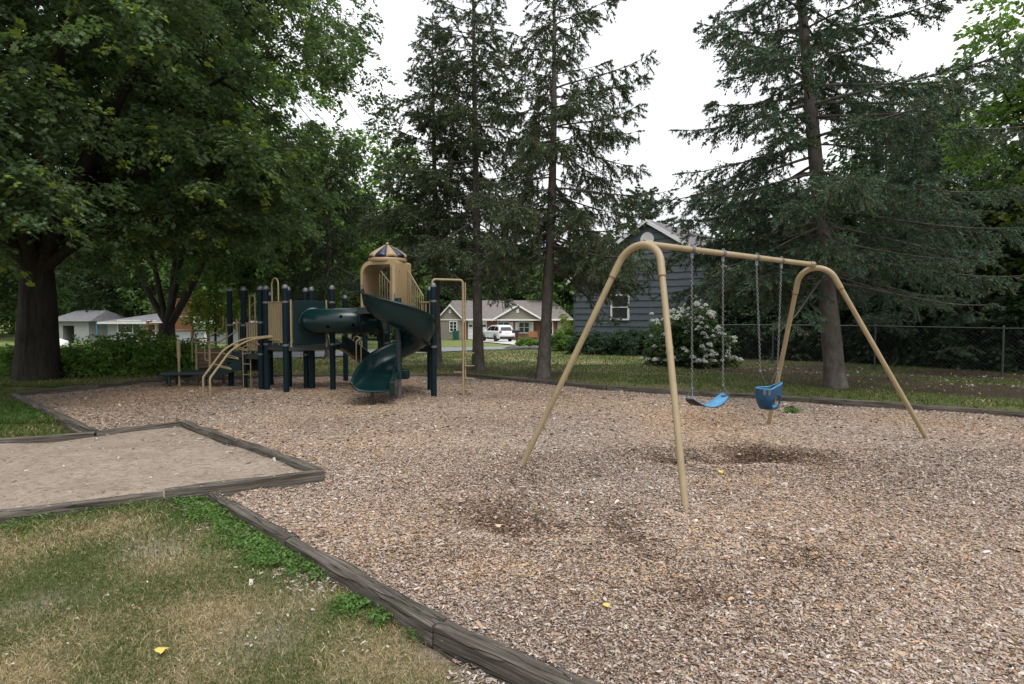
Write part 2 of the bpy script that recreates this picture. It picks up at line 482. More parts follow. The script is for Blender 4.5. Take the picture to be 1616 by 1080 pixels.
spruce_spots = [(755, 584), (857, 597), (692, 579), (1319, 613)]
litter_pts = [(G(px, py).x, G(px, py).y) for px, py in spruce_spots] + [(7.6, 15.5), (9.5, 14.0), (11, 13.5), (9.0, 17.0), (12.5, 12.5), (6, 17.6)]
dryf, dry2 = wavy(11, .9, 2.6), wavy(12, 3.5, 9)
def lawn_mix(x, y):
    """share of green, straw, bare soil at a place on the lawn"""
    fr = sstep(9, 7, y)                                  # near lawn is dry
    n = dryf(x, y) * .6 + dry2(x, y) * .45
    straw = np.clip(.68 + .42 * n, .12, 1) * fr + np.clip(.26 + .2 * n, 0, .8) * (1 - fr)
    ds = segdist(x, y, front_line)
    soil = np.exp(-(ds / .34) ** 2) * 1.1 * np.clip(.75 + .5 * dry2(x * 1.4, y * 1.4), 0, 1)
    for (px, py, r) in ((330, 690 + 60, .35), (60, 960, .3), (250, 870, .35), (420, 1010, .3)):
        g = G(px, py, -.09); soil = np.maximum(soil, .75 * np.exp(-((x - g.x) ** 2 + (y - g.y) ** 2) / r ** 2))
    lush = np.zeros(np.shape(x))
    for (px, py, rx, s) in ((300, 800, .30, 1), (345, 815, .30, 1), (400, 850, .28, 1), (450, 880, .26, 1.1), (170, 808, .35, .8), (95, 822, .4, .6), (560, 965, .20, .9), (30, 835, .4, .7), (490, 905, .2, .7), (10, 655, 1.2, 1.0), (60, 660, .8, .8)):
        g = G(px, py, -.09); lush = np.maximum(lush, s * np.exp(-((x - g.x) ** 2 + (y - g.y) ** 2) / rx ** 2))
    lush = np.clip(lush * (1 + .5 * dry2(x * 2, y * 2)), 0, 1)
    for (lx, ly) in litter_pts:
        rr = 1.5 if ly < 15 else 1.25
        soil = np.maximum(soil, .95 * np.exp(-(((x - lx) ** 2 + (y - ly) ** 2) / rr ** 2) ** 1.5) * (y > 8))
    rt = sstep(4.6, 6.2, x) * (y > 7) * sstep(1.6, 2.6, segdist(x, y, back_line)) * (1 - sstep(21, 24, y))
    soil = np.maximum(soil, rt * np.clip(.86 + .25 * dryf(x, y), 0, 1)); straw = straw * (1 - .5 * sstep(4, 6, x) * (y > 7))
    # worn strip of soil along the far border
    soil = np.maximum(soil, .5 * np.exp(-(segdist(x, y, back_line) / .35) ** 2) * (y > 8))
    return straw, soil * (1 - .85 * lush), lush
def lawn_col(x, y):
    straw, soil, lush = lawn_mix(x, y)
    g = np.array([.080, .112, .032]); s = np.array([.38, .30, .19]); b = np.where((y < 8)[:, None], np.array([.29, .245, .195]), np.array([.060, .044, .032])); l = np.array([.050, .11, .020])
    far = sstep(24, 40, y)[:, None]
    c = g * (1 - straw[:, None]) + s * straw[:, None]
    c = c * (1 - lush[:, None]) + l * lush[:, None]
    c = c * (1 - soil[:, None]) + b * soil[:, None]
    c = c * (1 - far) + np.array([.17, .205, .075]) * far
    return c

def ground_mat():
    t = NT('lawn_soil'); v = t.coords(); c = t.attr()
    n1 = t.noise(v, 95, 6, .8); n2 = t.noise(v, 5, 4)
    c = t.mix(1.0, c, t.ramp(n1, [(.36, (.35, .34, .33)), (.5, (.95, .95, .95)), (.64, (1.55, 1.55, 1.55))]), 'MULTIPLY')
    c = t.mix(1.0, c, t.ramp(n2, [(.3, (.82, .84, .8)), (.7, (1.15, 1.12, 1.1))]), 'MULTIPLY')
    t.principled(c, .95, t.bump(n1, .8, .03), spec=.1); M['lawn_soil'] = t.m
ground_mat()
xs = axis((-600, -100, 50), (-100, -30, 5), (-30, -14, .8), (-14, 17, .16), (17, 40, 1), (40, 100, 5), (100, 601, 50))
ys = axis((-60, -5, 5), (-5, 0, .5), (0, 19, .16), (19, 40, .7), (40, 100, 4), (100, 1001, 50))
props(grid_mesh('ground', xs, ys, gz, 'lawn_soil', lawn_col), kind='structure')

# ---- wood chips: a sheet with hollows, then loose chips on it
hollows = [(G(860, 818), .60, .075), (G(975, 838), .40, .04), (G(1110, 722), .62, .085), (G(1215, 722), .60, .06), (G(1265, 892), .26, .03), (G(1160, 862), .28, .03), (G(1110, 940), .26, .022), (G(700, 760), .3, .012), (G(850, 757), .22, .02), (G(1060, 868), .3, .018), (G(1380, 800), .3, .012), (G(690, 880), .3, .012)]
hollows += [(G(*q), .11, -.028) for q in ((822, 738), (1082, 805), (1213, 670), (1464, 695))]
dark_f = wavy(21, 2.5, 6); warm_f = wavy(22, .7, 2.2); pale_f = wavy(23, .8, 2.8)
def chip_z(x, y):
    z = .010 * midf(x, y) + .006 * hif(x, y)
    for p, r, d in hollows:
        q = ((x - p.x) ** 2 + ((y - p.y) * (1.45 if d > 0 else 1)) ** 2) / r ** 2
        z = z - d * np.exp(-q) + d * .35 * np.exp(-((np.sqrt(q) - 1.5) / .35) ** 2)
    return z - .035 * np.exp(-(segdist(x, y, front_line) / .2) ** 2)
def chip_fields(x, y):
    dk = np.zeros(np.shape(x))
    for p, r, d in hollows:
        dk = np.maximum(dk, min(1.5, d * 24) * np.exp(-(((x - p.x) ** 2 + ((y - p.y) * 1.45) ** 2) / r ** 2) ** .9))
    dk = np.clip(dk * (.82 + .42 * dark_f(x, y) + .25 * dry2(x * 1.7, y * 1.7)) + .10 * np.clip(dark_f(x * .6 + 3, y * .6), 0, 2), 0, 1)
    fd = sstep(6.5, 10, y)
    warm = np.clip(.28 + .25 * warm_f(x, y) + .30 * fd, 0, 1)
    warm = warm * (1 - .5 * sstep(2, 6, x) * (1 - fd))
    for (px, py, rr) in ((770, 900, .45), (1020, 900, .5), (930, 930, .35), (650, 690, 1.2), (1150, 760, .5)):
        g_ = G(px, py); warm = np.maximum(warm, .8 * np.exp(-((x - g_.x) ** 2 + ((y - g_.y) * 1.5) ** 2) / rr ** 2) * np.clip(.7 + .4 * dark_f(x, y), 0, 1))
    pale = np.clip(.42 + .25 * pale_f(x, y), 0, 1)
    edge = np.exp(-(segdist(x, y, back_line) / .8) ** 2)
    pale = np.clip(pale + .7 * edge * (x > 0), 0, 1); warm = warm * (1 - .7 * edge * (x > 0))
    return dk, warm, pale
PAL = np.array([[.355, .285, .232], [.262, .187, .137], [.405, .265, .155], [.16, .098, .062], [.055, .035, .024], [.53, .47, .415], [.43, .378, .335]])
def chip_base(x, y):
    dk, warm, pale = chip_fields(x, y)
    c = np.array([.29, .23, .185]) * (1 - warm[:, None]) + np.array([.37, .265, .180]) * warm[:, None]
    c = c * (1 - .35 * pale[:, None]) + np.array([.31, .275, .24]) * .35 * pale[:, None]
    return c * (1 - dk[:, None]) + np.array([.065, .045, .032]) * dk[:, None]
def chip_sheet_mat():
    t = NT('wood_chip_bed'); v = t.coords(); c = t.attr()
    vo = t.node('ShaderNodeTexVoronoi'); vo.inputs['Scale'].default_value = 58; vo.inputs['Randomness'].default_value = 1
    wv = t.node('ShaderNodeMapping'); wv.inputs['Scale'].default_value = (1, 1, 1); t.link(v, wv.inputs[0])
    n0 = t.node('ShaderNodeTexNoise'); n0.inputs['Scale'].default_value = 20; t.link(v, n0.inputs['Vector'])
    av = t.node('ShaderNodeVectorMath', operation='MULTIPLY_ADD'); av.inputs[1].default_value = (.08, .08, .08)
    t.link(n0.outputs[1], av.inputs[0]); t.link(wv.outputs[0], av.inputs[2]); t.link(av.outputs[0], vo.inputs['Vector'])
    sep = t.node('ShaderNodeSeparateColor'); t.link(vo.outputs['Color'], sep.inputs[0])
    k = t.ramp(sep.outputs[0], [(0, (.34, .30, .28)), (.35, (.8, .78, .75)), (.75, (1.2, 1.2, 1.2)), (1, (1.75, 1.75, 1.8))])
    c = t.mix(1.0, c, k, 'MULTIPLY')
    n = t.noise(v, 90, 3)
    nb = t.bump(sep.outputs[1], .8, .02, t.bump(n, .5, .01))
    t.principled(c, .92, nb, spec=.1); M['wood_chip_bed'] = t.m
chip_sheet_mat()
props(grid_mesh('wood_chip_bed', np.arange(-11.5, 16.1, .085), np.arange(-3, 18.2, .085), chip_z, 'wood_chip_bed', chip_base,
                keep=lambda x, y: inpoly(x, y, chips_poly)), kind='structure')

def chip_field(rng, n, ylo, yhi, size, label_y):
    y = np.sqrt(rng.uniform(ylo ** 2, yhi ** 2, n)); x = rng.uniform(-.95, .95, n) * y * 1.02
    m = inpoly(x, y, chips_poly); x, y = x[m], y[m]; n = len(x)
    dk, warm, pale = chip_fields(x, y)
    r = rng.uniform(0, 1, n); r2 = rng.uniform(0, 1, n)
    idx = np.where(r < .30 + .25 * pale, rng.choice([0, 5, 6], n, p=[.6, .1, .3]), np.where(r2 < warm, 2, rng.choice([1, 3, 0, 4], n, p=[.42, .22, .26, .10])))
    idx = np.where(rng.uniform(0, 1, n) < dk * .93, rng.choice([3, 4, 1], n, p=[.45, .38, .17]), idx)
    c = PAL[idx] * rng.uniform(.75, 1.22, (n, 1)) * rng.uniform(.95, 1.05, (n, 3))
    T = np.array([[-.5, -.16, 0], [-.12, -.24, .05], [.5, -.13, -.02], [.42, .15, .02], [.05, .22, .06], [-.45, .13, 0],
                  ]); TF = [[0, 1, 4, 5], [1, 2, 3, 4]]
    a = rng.uniform(0, 6.283, n); tilt = rng.normal(0, .24, n); roll = rng.normal(0, .35, n)
    X = np.stack([np.cos(a) * np.cos(tilt), np.sin(a) * np.cos(tilt), np.sin(tilt)], -1)
    Zr = np.stack([-np.sin(a) * np.sin(roll), np.cos(a) * np.sin(roll), np.cos(roll)], -1)
    Y = unit(np.cross(Zr, X)); Z = unit(np.cross(X, Y))
    s = size * rng.lognormal(-.1, .42, n)
    C = np.stack([x, y, chip_z(x, y) + rng.uniform(.000, .014, n)], -1)
    w = rng.uniform(.6, 1.3, n)
    return scatter(T, TF, C, X, Y * w[:, None], Z, s, c)
rng = np.random.RandomState(5)
parts = [chip_field(rng, 230000, 2.2, 4.2, .0158, 0), chip_field(rng, 250000, 4.2, 7.5, .0195, 0), chip_field(rng, 230000, 7.5, 17.2, .027, 0)]
Vs, Fs, Cs, b = [], [], [], 0
for v, f, c in parts: Vs.append(v); Fs.append(f + b); Cs.append(c); b += len(v)
props(npmesh('wood_chips', np.concatenate(Vs), np.concatenate(Fs), 'chip', np.concatenate(Cs)), 'loose pale and brown wood chips covering the play area', 'wood chips', kind='stuff')

# a few chips kicked up onto the near timbers
n = 420; t0 = rng.uniform(0, 1, n); seg_ = np.where(rng.uniform(0, 1, n) < .7, 0, 1)
a_ = np.where(seg_[:, None] == 0, np.array(P2(front[0])), np.array(P2(sb_front_l))); b_ = np.where(seg_[:, None] == 0, np.array(P2(front[3])), np.array(P2(sb_right)))
P = a_ + (b_ - a_) * t0[:, None]; dd = unit(b_ - a_); P = P + np.stack([-dd[:, 1], dd[:, 0]], -1) * rng.uniform(-.045, .045, n)[:, None]
a = rng.uniform(0, 6.28, n); X = np.stack([np.cos(a), np.sin(a), rng.normal(0, .1, n)], -1); Y = np.stack([-np.sin(a), np.cos(a), rng.normal(0, .15, n)], -1)
v, f, c = scatter(np.array([[-.5, -.15, 0], [.5, -.1, 0], [.4, .15, .04], [-.4, .12, .03]]), [[0, 1, 2, 3]], np.column_stack([P, np.where(seg_ == 0, .043, .107)]), X, Y, np.cross(X, Y), .016 * rng.lognormal(0, .45, n), PAL[rng.choice([0, 5, 1, 2, 3, 6], n)])
props(npmesh('loose_chips', v, f, 'chip', c), 'single chips kicked up onto the tops of the near timbers', 'wood chips', kind='stuff')

# ---- sand
def sand_mat():
    t = NT('sand'); v = t.coords()
    n1 = t.noise(v, 60, 5, .75); n2 = t.noise(v, 2.2, 5, .6); n3 = t.noise(v, 14, 4, .6)
    c = t.ramp(n2, [(.3, (.24, .192, .148)), (.7, (.325, .27, .215))])
    c = t.mix(1.0, c, t.ramp(n3, [(.32, (.72, .70, .68)), (.5, (1, 1, 1)), (.75, (1.12, 1.12, 1.12))]), 'MULTIPLY')
    c = t.mix(1.0, c, t.ramp(n1, [(.3, (.7, .7, .7)), (.7, (1.25, 1.25, 1.25))]), 'MULTIPLY')
    t.principled(c, .95, t.bump(n1, .6, .01, t.bump(n3, .7, .03)), spec=.1); M['sand'] = t.m
sand_mat()
sf = wavy(31, 2, 7)
props(grid_mesh('sand', np.arange(-14, -1, .07), np.arange(2, 11, .07), lambda x, y: .030 + .012 * sf(x, y) + .006 * hif(x, y), 'sand',
                keep=lambda x, y: inpoly(x, y, sand_poly)), kind='structure')
n = 26000
y = rng.uniform(3.5, 9.8, n); x = rng.uniform(-9, -1.8, n); m = inpoly(x, y, sand_poly) & ((rng.uniform(0, 1, n) < .22) | (np.hypot((x - sb_back.x - .75) * .8, y - sb_back.y + .95) < .5 * rng.uniform(.3, 1.2, n)) | (segdist(x, y, [P2(sb_back), P2(sb_right)]) < .3))
x, y = x[m], y[m]; n = len(x)
a = rng.uniform(0, 6.28, n); X = np.stack([np.cos(a), np.sin(a), rng.normal(0, .2, n)], -1); Y = np.stack([-np.sin(a), np.cos(a), rng.normal(0, .3, n)], -1)
v, f, c = scatter(np.array([[-.5, -.15, 0], [.5, -.1, 0], [.4, .15, .03], [-.4, .12, .02]]), [[0, 1, 2, 3]], np.stack([x, y, .040 + .012 * sf(x, y) + .006 * hif(x, y)], -1), X, Y, np.cross(X, Y), .020 * rng.lognormal(0, .5, n), PAL[rng.choice([0, 5, 1, 3, 4, 6], n, p=[.28, .12, .25, .12, .05, .18])] * .95)
props(npmesh('bark_scraps', v, f, 'chip', c), 'scattered chips and bark scraps lying on the sand', 'wood chips', kind='stuff')

# ---- grass blades
def grass(rng, n, ylo, yhi, xr, hgt, wid, test, shift=0):
    y = np.sqrt(rng.uniform(ylo ** 2, yhi ** 2, n)); x = rng.uniform(xr[0], xr[1], n) * y
    m = test(x, y) & ~inpoly(x, y, chips_poly) & ~inpoly(x, y, sand_poly); x, y = x[m], y[m]
    straw, soil, lush = lawn_mix(x, y)
    keep = rng.uniform(0, 1, len(x)) < np.clip(1.05 - soil, .06, 1); x, y, straw, lush, soil = x[keep], y[keep], straw[keep], lush[keep], soil[keep]
    n = len(x); isd = rng.uniform(0, 1, n) < np.clip(straw * .95, 0, .9) * (1 - .9 * lush)
    far = (sstep(11, 14, y))[:, None]
    g = np.array([[.092, .128, .032], [.13, .155, .046], [.068, .105, .026]])[rng.randint(0, 3, n)]
    l = np.array([[.080, .165, .03], [.105, .20, .042], [.06, .13, .025]])[rng.randint(0, 3, n)]
    d = np.array([[.40, .31, .175], [.29, .22, .12], [.48, .40, .25], [.22, .18, .08]])[rng.randint(0, 4, n)]
    c = np.where(isd[:, None], d, g * (1 - lush[:, None]) + l * lush[:, None]) * rng.uniform(.75, 1.25, (n, 1))
    a = rng.uniform(0, 6.28, n); lean = np.abs(rng.normal(.5, .45, n)) + isd * .5
    lean = np.clip(lean, 0, 1.45)
    up = np.stack([np.cos(a) * np.sin(lean), np.sin(a) * np.sin(lean), np.cos(lean)], -1)
    b = a + rng.uniform(.6, 2.5, n); side = np.stack([np.cos(b), np.sin(b), 0 * b], -1)
    fw = np.stack([np.cos(a) * .9, np.sin(a) * .9, -.45 + 0 * a], -1)
    T = np.array([[-.5, 0, 0], [.5, 0, 0], [.32, .6, .0], [-.32, .6, 0], [0, 1.0, .35]])
    s = hgt * rng.uniform(.5, 1.3, n) * (1 + .35 * lush)
    w = wid / hgt
    V = np.stack([x, y, gz(x, y) - .004], -1)
    vv, _, cc = scatter(T, [[0, 1, 2, 3]], V, side * w, up, fw, s, c)
    base = np.arange(n)[:, None] * 5
    f = np.concatenate([base + np.array([0, 1, 2]), base + np.array([0, 2, 3]), base + np.array([3, 2, 4])])
    return vv, f, cc
front_t = lambda x, y: (y < 7.2)
p = [grass(rng, 190000, 1.9, 4.2, (-1.0, .25), .038, .0042, front_t), grass(rng, 90000, 4.2, 7.0, (-1.0, -.3), .048, .0065, front_t)]
Vs, Fs, Cs, b = [], [], [], 0
for v, f, c in p: Vs.append(v); Fs.append(f + b); Cs.append(c); b += len(v)
props(npmesh('dry_grass', np.concatenate(Vs), np.concatenate(Fs), 'grass_blade', np.concatenate(Cs)), 'half dried lawn grass in the near left corner', 'grass', kind='stuff')
back_t = lambda x, y: (y > 7.2)
p = [grass(rng, 60000, 7.2, 14, (-1.0, -.6), .075, .012, lambda x, y: (x < -5) & (y > 7.2)), grass(rng, 170000, 9.3, 20, (-.95, 1.0), .07, .016, lambda x, y: (y > 9.3)), grass(rng, 60000, 20, 34, (-.95, .9), .085, .032, back_t)]
Vs, Fs, Cs, b = [], [], [], 0
for v, f, c in p: Vs.append(v); Fs.append(f + b); Cs.append(c); b += len(v)
props(npmesh('lawn_grass', np.concatenate(Vs), np.concatenate(Fs), 'grass_blade', np.concatenate(Cs)), 'mown shaded lawn grass beyond the timber border', 'grass', kind='stuff')

# ---- weeds: clover-like clumps along the border
def weeds(name, label, spots, zoff=None):
    Cs, cs = [], []
    for (px, py, r, n) in spots:
        g = G(px, py, -.09); a = rng.uniform(0, 6.28, n); q = r * np.sqrt(rng.uniform(0, 1, n)) * (1 + .3 * np.sin(3 * a))
        Cs.append(np.stack([g.x + q * np.cos(a), g.y + q * np.sin(a)], -1))
    P = np.concatenate(Cs); m = ~inpoly(P[:, 0], P[:, 1], sand_poly) & ~inpoly(P[:, 0], P[:, 1], chips_poly); P = P[m]; n = len(P)
    z = gz(P[:, 0], P[:, 1]) + rng.uniform(.005, .055, n)
    a = rng.uniform(0, 6.28, n); el = rng.normal(.1, .45, n)
    X = np.stack([np.cos(a) * np.cos(el), np.sin(a) * np.cos(el), np.sin(el)], -1)
    Y = unit(np.cross(np.array([0, 0, 1.0]) + rng.normal(0, .25, (n, 3)), X)); Z = np.cross(X, Y)
    T = np.array([[0, 0, 0], [.45, -.28, .06], [1, 0, -.05], [.45, .28, .06]])
    c = np.array([.078, .155, .034]) * rng.uniform(.6, 1.5, (n, 1)) * np.array([1, 1, 1]) + rng.uniform(0, .02, (n, 3)) * np.array([1, .6, 0])
    v, f, c = scatter(T, [[0, 1, 2, 3]], np.column_stack([P, z]), X, Y, Z, rng.uniform(.014, .034, n), c)
    props(npmesh(name, v, f, 'grass_blade', c), label, 'weeds', kind='stuff')
weeds('weeds', 'bright green weeds growing along the near border timbers', [(300, 802, .17, 1500), (335, 818, .20, 1800), (370, 836, .20, 1500), (405, 856, .22, 1900), (440, 880, .22, 2200), (478, 902, .14, 900), (510, 915, .10, 300), (170, 806, .24, 1100), (215, 802, .16, 500), (562, 965, .12, 600), (600, 985, .08, 250), (20, 838, .3, 700), (90, 824, .28, 700), (285, 790, .14, 700), (130, 815, .2, 500), (660, 1010, .06, 90), (240, 812, .25, 260), (360, 880, .3, 250), (60, 850, .3, 260)])

# pale scraps of bark along the outer side of the near border
n = 5200; t0 = rng.uniform(0, 1, n); a_, b_ = np.array(P2(front[0])), np.array(P2(front[3]))
dd = unit(b_ - a_); nn2 = np.array([dd[1], -dd[0]]); nn2 = nn2 if nn2[0] < 0 else -nn2
P = a_ + (b_ - a_) * t0[:, None] + nn2 * (.06 + np.abs(rng.normal(0, .17, n)))[:, None]
x, y = P[:, 0], P[:, 1]; m = ~inpoly(x, y, sand_poly) & (rng.uniform(0, 1, n) < .4 + .5 * dry2(x * 1.3, y * 1.3)); x, y = x[m], y[m]; n = len(x)
a = rng.uniform(0, 6.28, n); X = np.stack([np.cos(a), np.sin(a), rng.normal(0, .25, n)], -1); Y = np.stack([-np.sin(a), np.cos(a), rng.normal(0, .3, n)], -1)
v, f, c = scatter(np.array([[-.5, -.18, 0], [.5, -.12, 0], [.4, .18, .05], [-.4, .15, .04]]), [[0, 1, 2, 3]], np.stack([x, y, gz(x, y) + rng.uniform(.003, .022, n)], -1), X, Y, np.cross(X, Y), .020 * rng.lognormal(0, .45, n), PAL[rng.choice([0, 5, 1, 3, 6], n, p=[.25, .25, .2, .1, .2])] * rng.uniform(.8, 1.1, (n, 1)))
props(npmesh('bark_scraps', v, f, 'chip', c), 'pale bark scraps along the outer side of the near timbers', 'wood chips', kind='stuff')

# ---- fallen leaves: dry litter on grass, chips and under the spruce
n = 5200
y = np.concatenate([np.sqrt(rng.uniform(4, 49, 2800)), rng.uniform(9.5, 20, n - 2800)]); x = np.concatenate([rng.uniform(-.9, .4, 2800) * y[:2800], rng.uniform(2.5, 17, n - 2800)])
z = gz(x, y) + .02
onch = inpoly(x, y, chips_poly); dF = segdist(x, y, [(2, 20.3), (9.5, 17.0), (18, 10.5)])
m = (~onch & ~inpoly(x, y, sand_poly)) & ((y < 7.5) | (rng.uniform(0, 1, n) < np.exp(-(dF / 1.8) ** 2)))
x, y, z = x[m], y[m], z[m]; n = len(x)
a = rng.uniform(0, 6.28, n); t_ = rng.normal(0, .35, n)
X = np.stack([np.cos(a) * np.cos(t_), np.sin(a) * np.cos(t_), np.sin(t_)], -1); Y = unit(np.cross(np.array([0, 0, 1.0]) + rng.normal(0, .3, (n, 3)), X)); Z = np.cross(X, Y)
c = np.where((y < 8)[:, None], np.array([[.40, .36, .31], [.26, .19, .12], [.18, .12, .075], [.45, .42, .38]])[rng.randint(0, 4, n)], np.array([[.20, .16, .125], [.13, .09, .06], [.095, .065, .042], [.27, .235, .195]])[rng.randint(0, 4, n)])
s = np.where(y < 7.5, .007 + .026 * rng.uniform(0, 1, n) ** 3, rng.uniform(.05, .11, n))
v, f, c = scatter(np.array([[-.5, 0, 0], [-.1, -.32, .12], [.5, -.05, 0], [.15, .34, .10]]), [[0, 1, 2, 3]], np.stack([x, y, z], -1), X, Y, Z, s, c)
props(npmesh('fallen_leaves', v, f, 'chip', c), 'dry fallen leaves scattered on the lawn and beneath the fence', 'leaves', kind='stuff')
def one_leaf(px, py, size, colr, label, name='fallen_leaf'):
    g = G(px, py); zz = float(chip_z(np.array([g.x]), np.array([g.y]))[0]) if inpoly(np.array([g.x]), np.array([g.y]), chips_poly)[0] else float(gz(g.x, g.y))
    g = G(px, py, zz); zz += .03; mb = MB(); pts = []
    for k in range(14):
        a_ = k / 14 * 6.283; rr = size * (.5 + .16 * math.cos(5 * a_)) ; pts.append((g.x + rr * math.cos(a_), g.y + rr * math.sin(a_) * .8, zz + .3 * size * math.cos(a_) ** 2))
    mb.prism(pts, (0, 0, .0015)); mm = colr if colr in M else None
    if not mm: plain('leaf_' + name, (1, 1, 1))
    props(mb.build(name, colr, loc=(g.x, g.y, zz)), label, 'leaf')
plain('yellow_leaf', (.52, .40, .07), .6, .15, 30, .1)
plain('cream_leaf', (.50, .38, .24), .6, .15, 30, .1)
one_leaf(256, 1037, .06, 'yellow_leaf', 'yellow leaf lying on the dry grass near the bottom left')
one_leaf(957, 964, .045, 'yellow_leaf', 'small yellow leaf on the wood chips near the bottom middle')
one_leaf(787, 837, .055, 'cream_leaf', 'pale cream leaf on the dark scuffed wood chips')
one_leaf(1137, 750, .07, 'yellow_leaf', 'yellow leaf on the wood chips below the belt swing')

# ---- road, driveway
def strip(name, pts, w, mat, zoff, kind='structure'):
    L_, Rr = [], []
    P = [Vector((a, b, 0)) for a, b in pts]
    Q = []
    for i in range(len(P) - 1):
        for k in range(12): Q.append(P[i].lerp(P[i + 1], k / 12))
    Q.append(P[-1])
    V = []
    for i, p in enumerate(Q):
        t = (Q[min(i + 1, len(Q) - 1)] - Q[max(0, i - 1)]).normalized(); nrm = Vector((-t.y, t.x, 0))
        for k in range(7):
            q = p + nrm * w * (k / 6 - .5); V.append((q.x, q.y, float(gz(q.x, q.y)) + zoff))
    F = [(i * 7 + k, i * 7 + k + 1, i * 7 + k + 8, i * 7 + k + 7) for i in range(len(Q) - 1) for k in range(6)]
    o = MB().add(V, F, True).build(name, mat); return props(o, kind=kind)
strip('road', [(-34, 8), (-20, 18.0), (-10.5, 28.2), (-4, 36.2), (2.5, 41), (14, 45), (40, 50)], 6.4, 'asphalt', .05)
strip('driveway', [(3.6, 42), (2.4, 48), (.6, 55), (-1.3, 62), (-2.6, 69.5)], 4.2, 'concrete', .075)
strip('driveway', [(-13, 33), (-16, 44), (-19, 60)], 3.2, 'concrete', .075)

# ---- border timbers
def timber(a, b, label, w=.105, h=.15, top=.06, group='timbers edging the play area', seed=0):
    a, b = Vector((a.x, a.y, 0)), Vector((b.x, b.y, 0)); d = b - a; Ln = d.length - .012; ang = math.atan2(d.y, d.x)
    r = np.random.RandomState(seed + 77); nx = max(8, int(Ln / .07))
    prof = [(-.5, -.5), (-.5, .30), (-.47, .45), (-.40, .5), (-.15, .5), (.12, .5), (.40, .5), (.47, .44), (.5, .30), (.5, -.5)]
    rings = []; f1, f2 = wavy(seed + 5, 2, 9), wavy(seed + 9, 9, 30)
    dz0, dz1 = r.uniform(-.008, .008, 2)
    for i in range(nx + 1):
        x_ = Ln * (i / nx - .5); rg = []
        for k, (py, pz) in enumerate(prof):
            j = .0045 * f1(x_, k * .9) + .0025 * f2(x_, k * 1.7)
            e = 1 - .06 * (i in (0, nx))
            if k in (3, 6) : j -= .006 * max(0, f1(x_ * 1.5, k * 3.1))
            rg.append(Vector((x_, (py * w) * e + j * (1 if abs(py) > .3 else 0), h * (pz - .5) + (j if pz > 0 else 0) - (.004 if i in (0, nx) and pz > 0 else 0) + (dz0 + (dz1 - dz0) * i / nx))))
        rings.append(rg)
    mb = MB(); mb.loft(rings, True, False, True)
    o = mb.build('border_timber', 'weathered_timber'); o.location = (a + b) / 2 + Vector((0, 0, top)); o.rotation_euler = (0, 0, ang)
    return props(o, label, 'timber', group)
def along(p, q, t): return p.lerp(q, t)
T = timber
T(front[0], front[1], 'near border timber beside the bright green weeds, short piece ending at the sandbox', .102, .17, .035, seed=1)
T(front[1], front[2], 'near border timber with split top, second piece from the sandbox', .102, .17, .037, seed=2)
T(front[2], front[3], 'nearest border timber running out of the bottom of the photo', .102, .18, .037, seed=3)
T(front[3], front[4], 'border timber continuing past the bottom edge behind the viewer', .102, .18, .05, seed=4)
SB = 'timbers framing the sandbox'
m1 = along(sb_right, sb_front_l, .36); m2 = along(sb_right, sb_front_l, .72)
T(sb_right, m1, 'front sandbox timber with the outer corner jutting into the chips', .102, .2, .105, SB, 5)
T(m1, m2, 'front sandbox timber bordered by weeds and dry lawn', .102, .2, .10, SB, 6)
T(m2, sb_front_l, 'front sandbox timber at the left edge of the photo', .102, .2, .098, SB, 7)
r1 = along(sb_back, sb_right, .5)
nv = (sb_right - sb_back).normalized()
T(sb_back, r1, 'side sandbox timber nearer the far corner with bark heaped beside it', .102, .2, .10, SB, 8)
T(r1, sb_right - nv * .08, 'side sandbox timber running up to the jutting corner', .102, .2, .10, SB, 9)
T(sb_joint, sb_back + (sb_back - sb_joint).normalized() * .06, 'back sandbox timber between the grass corner and the far corner', .14, .18, .09, SB, 10)
T(sb_back_l, sb_joint, 'back sandbox timber along the small green grass patch', .102, .18, .09, SB, 11)
lm = along(left_edge[0], left_edge[1], .45)
T(left_edge[0], lm, 'border timber starting at the far left corner by the big trunk', .102, .16, .07, seed=12)
T(lm, left_edge[1], 'border timber meeting the sandbox beside the green grass patch', .102, .17, .08, seed=13)
BK = 'timbers along the far side of the play area'
def row(p, q, labels, seed, top):
    k = len(labels)
    for i, lb in enumerate(labels): T(along(p, q, i / k), along(p, q, (i + 1) / k), lb, .15, .16, top, BK, seed + i)
row(back[0], back[1], ['far border timber nearest the big maple trunk', 'far border timber below the left end of the leafy hedge', ], 20, .085)
row(back[1], back[2], ['far border timber behind the low green transfer platform', ], 24, .085)
row(back[2], back[3], ['far border timber behind the navy posts under the deck', 'far border timber behind the foot of the spiral slide'], 27, .085)
row(back[3], back[4], ['far border timber in front of the middle spruce trunk', 'far border timber in front of the leaning spruce trunk'], 30, .10)
row(back[4], back[5], ['far border timber in front of the blue house shrubs', 'far border timber behind the belt swing'], 33, .10)
row(back[5], back[6], ['far border timber in front of the large right hand spruce'], 36, .11)
row(back[6], back[7], ['far border timber at the right edge of the photo, just past the open joint'], 38, .10)

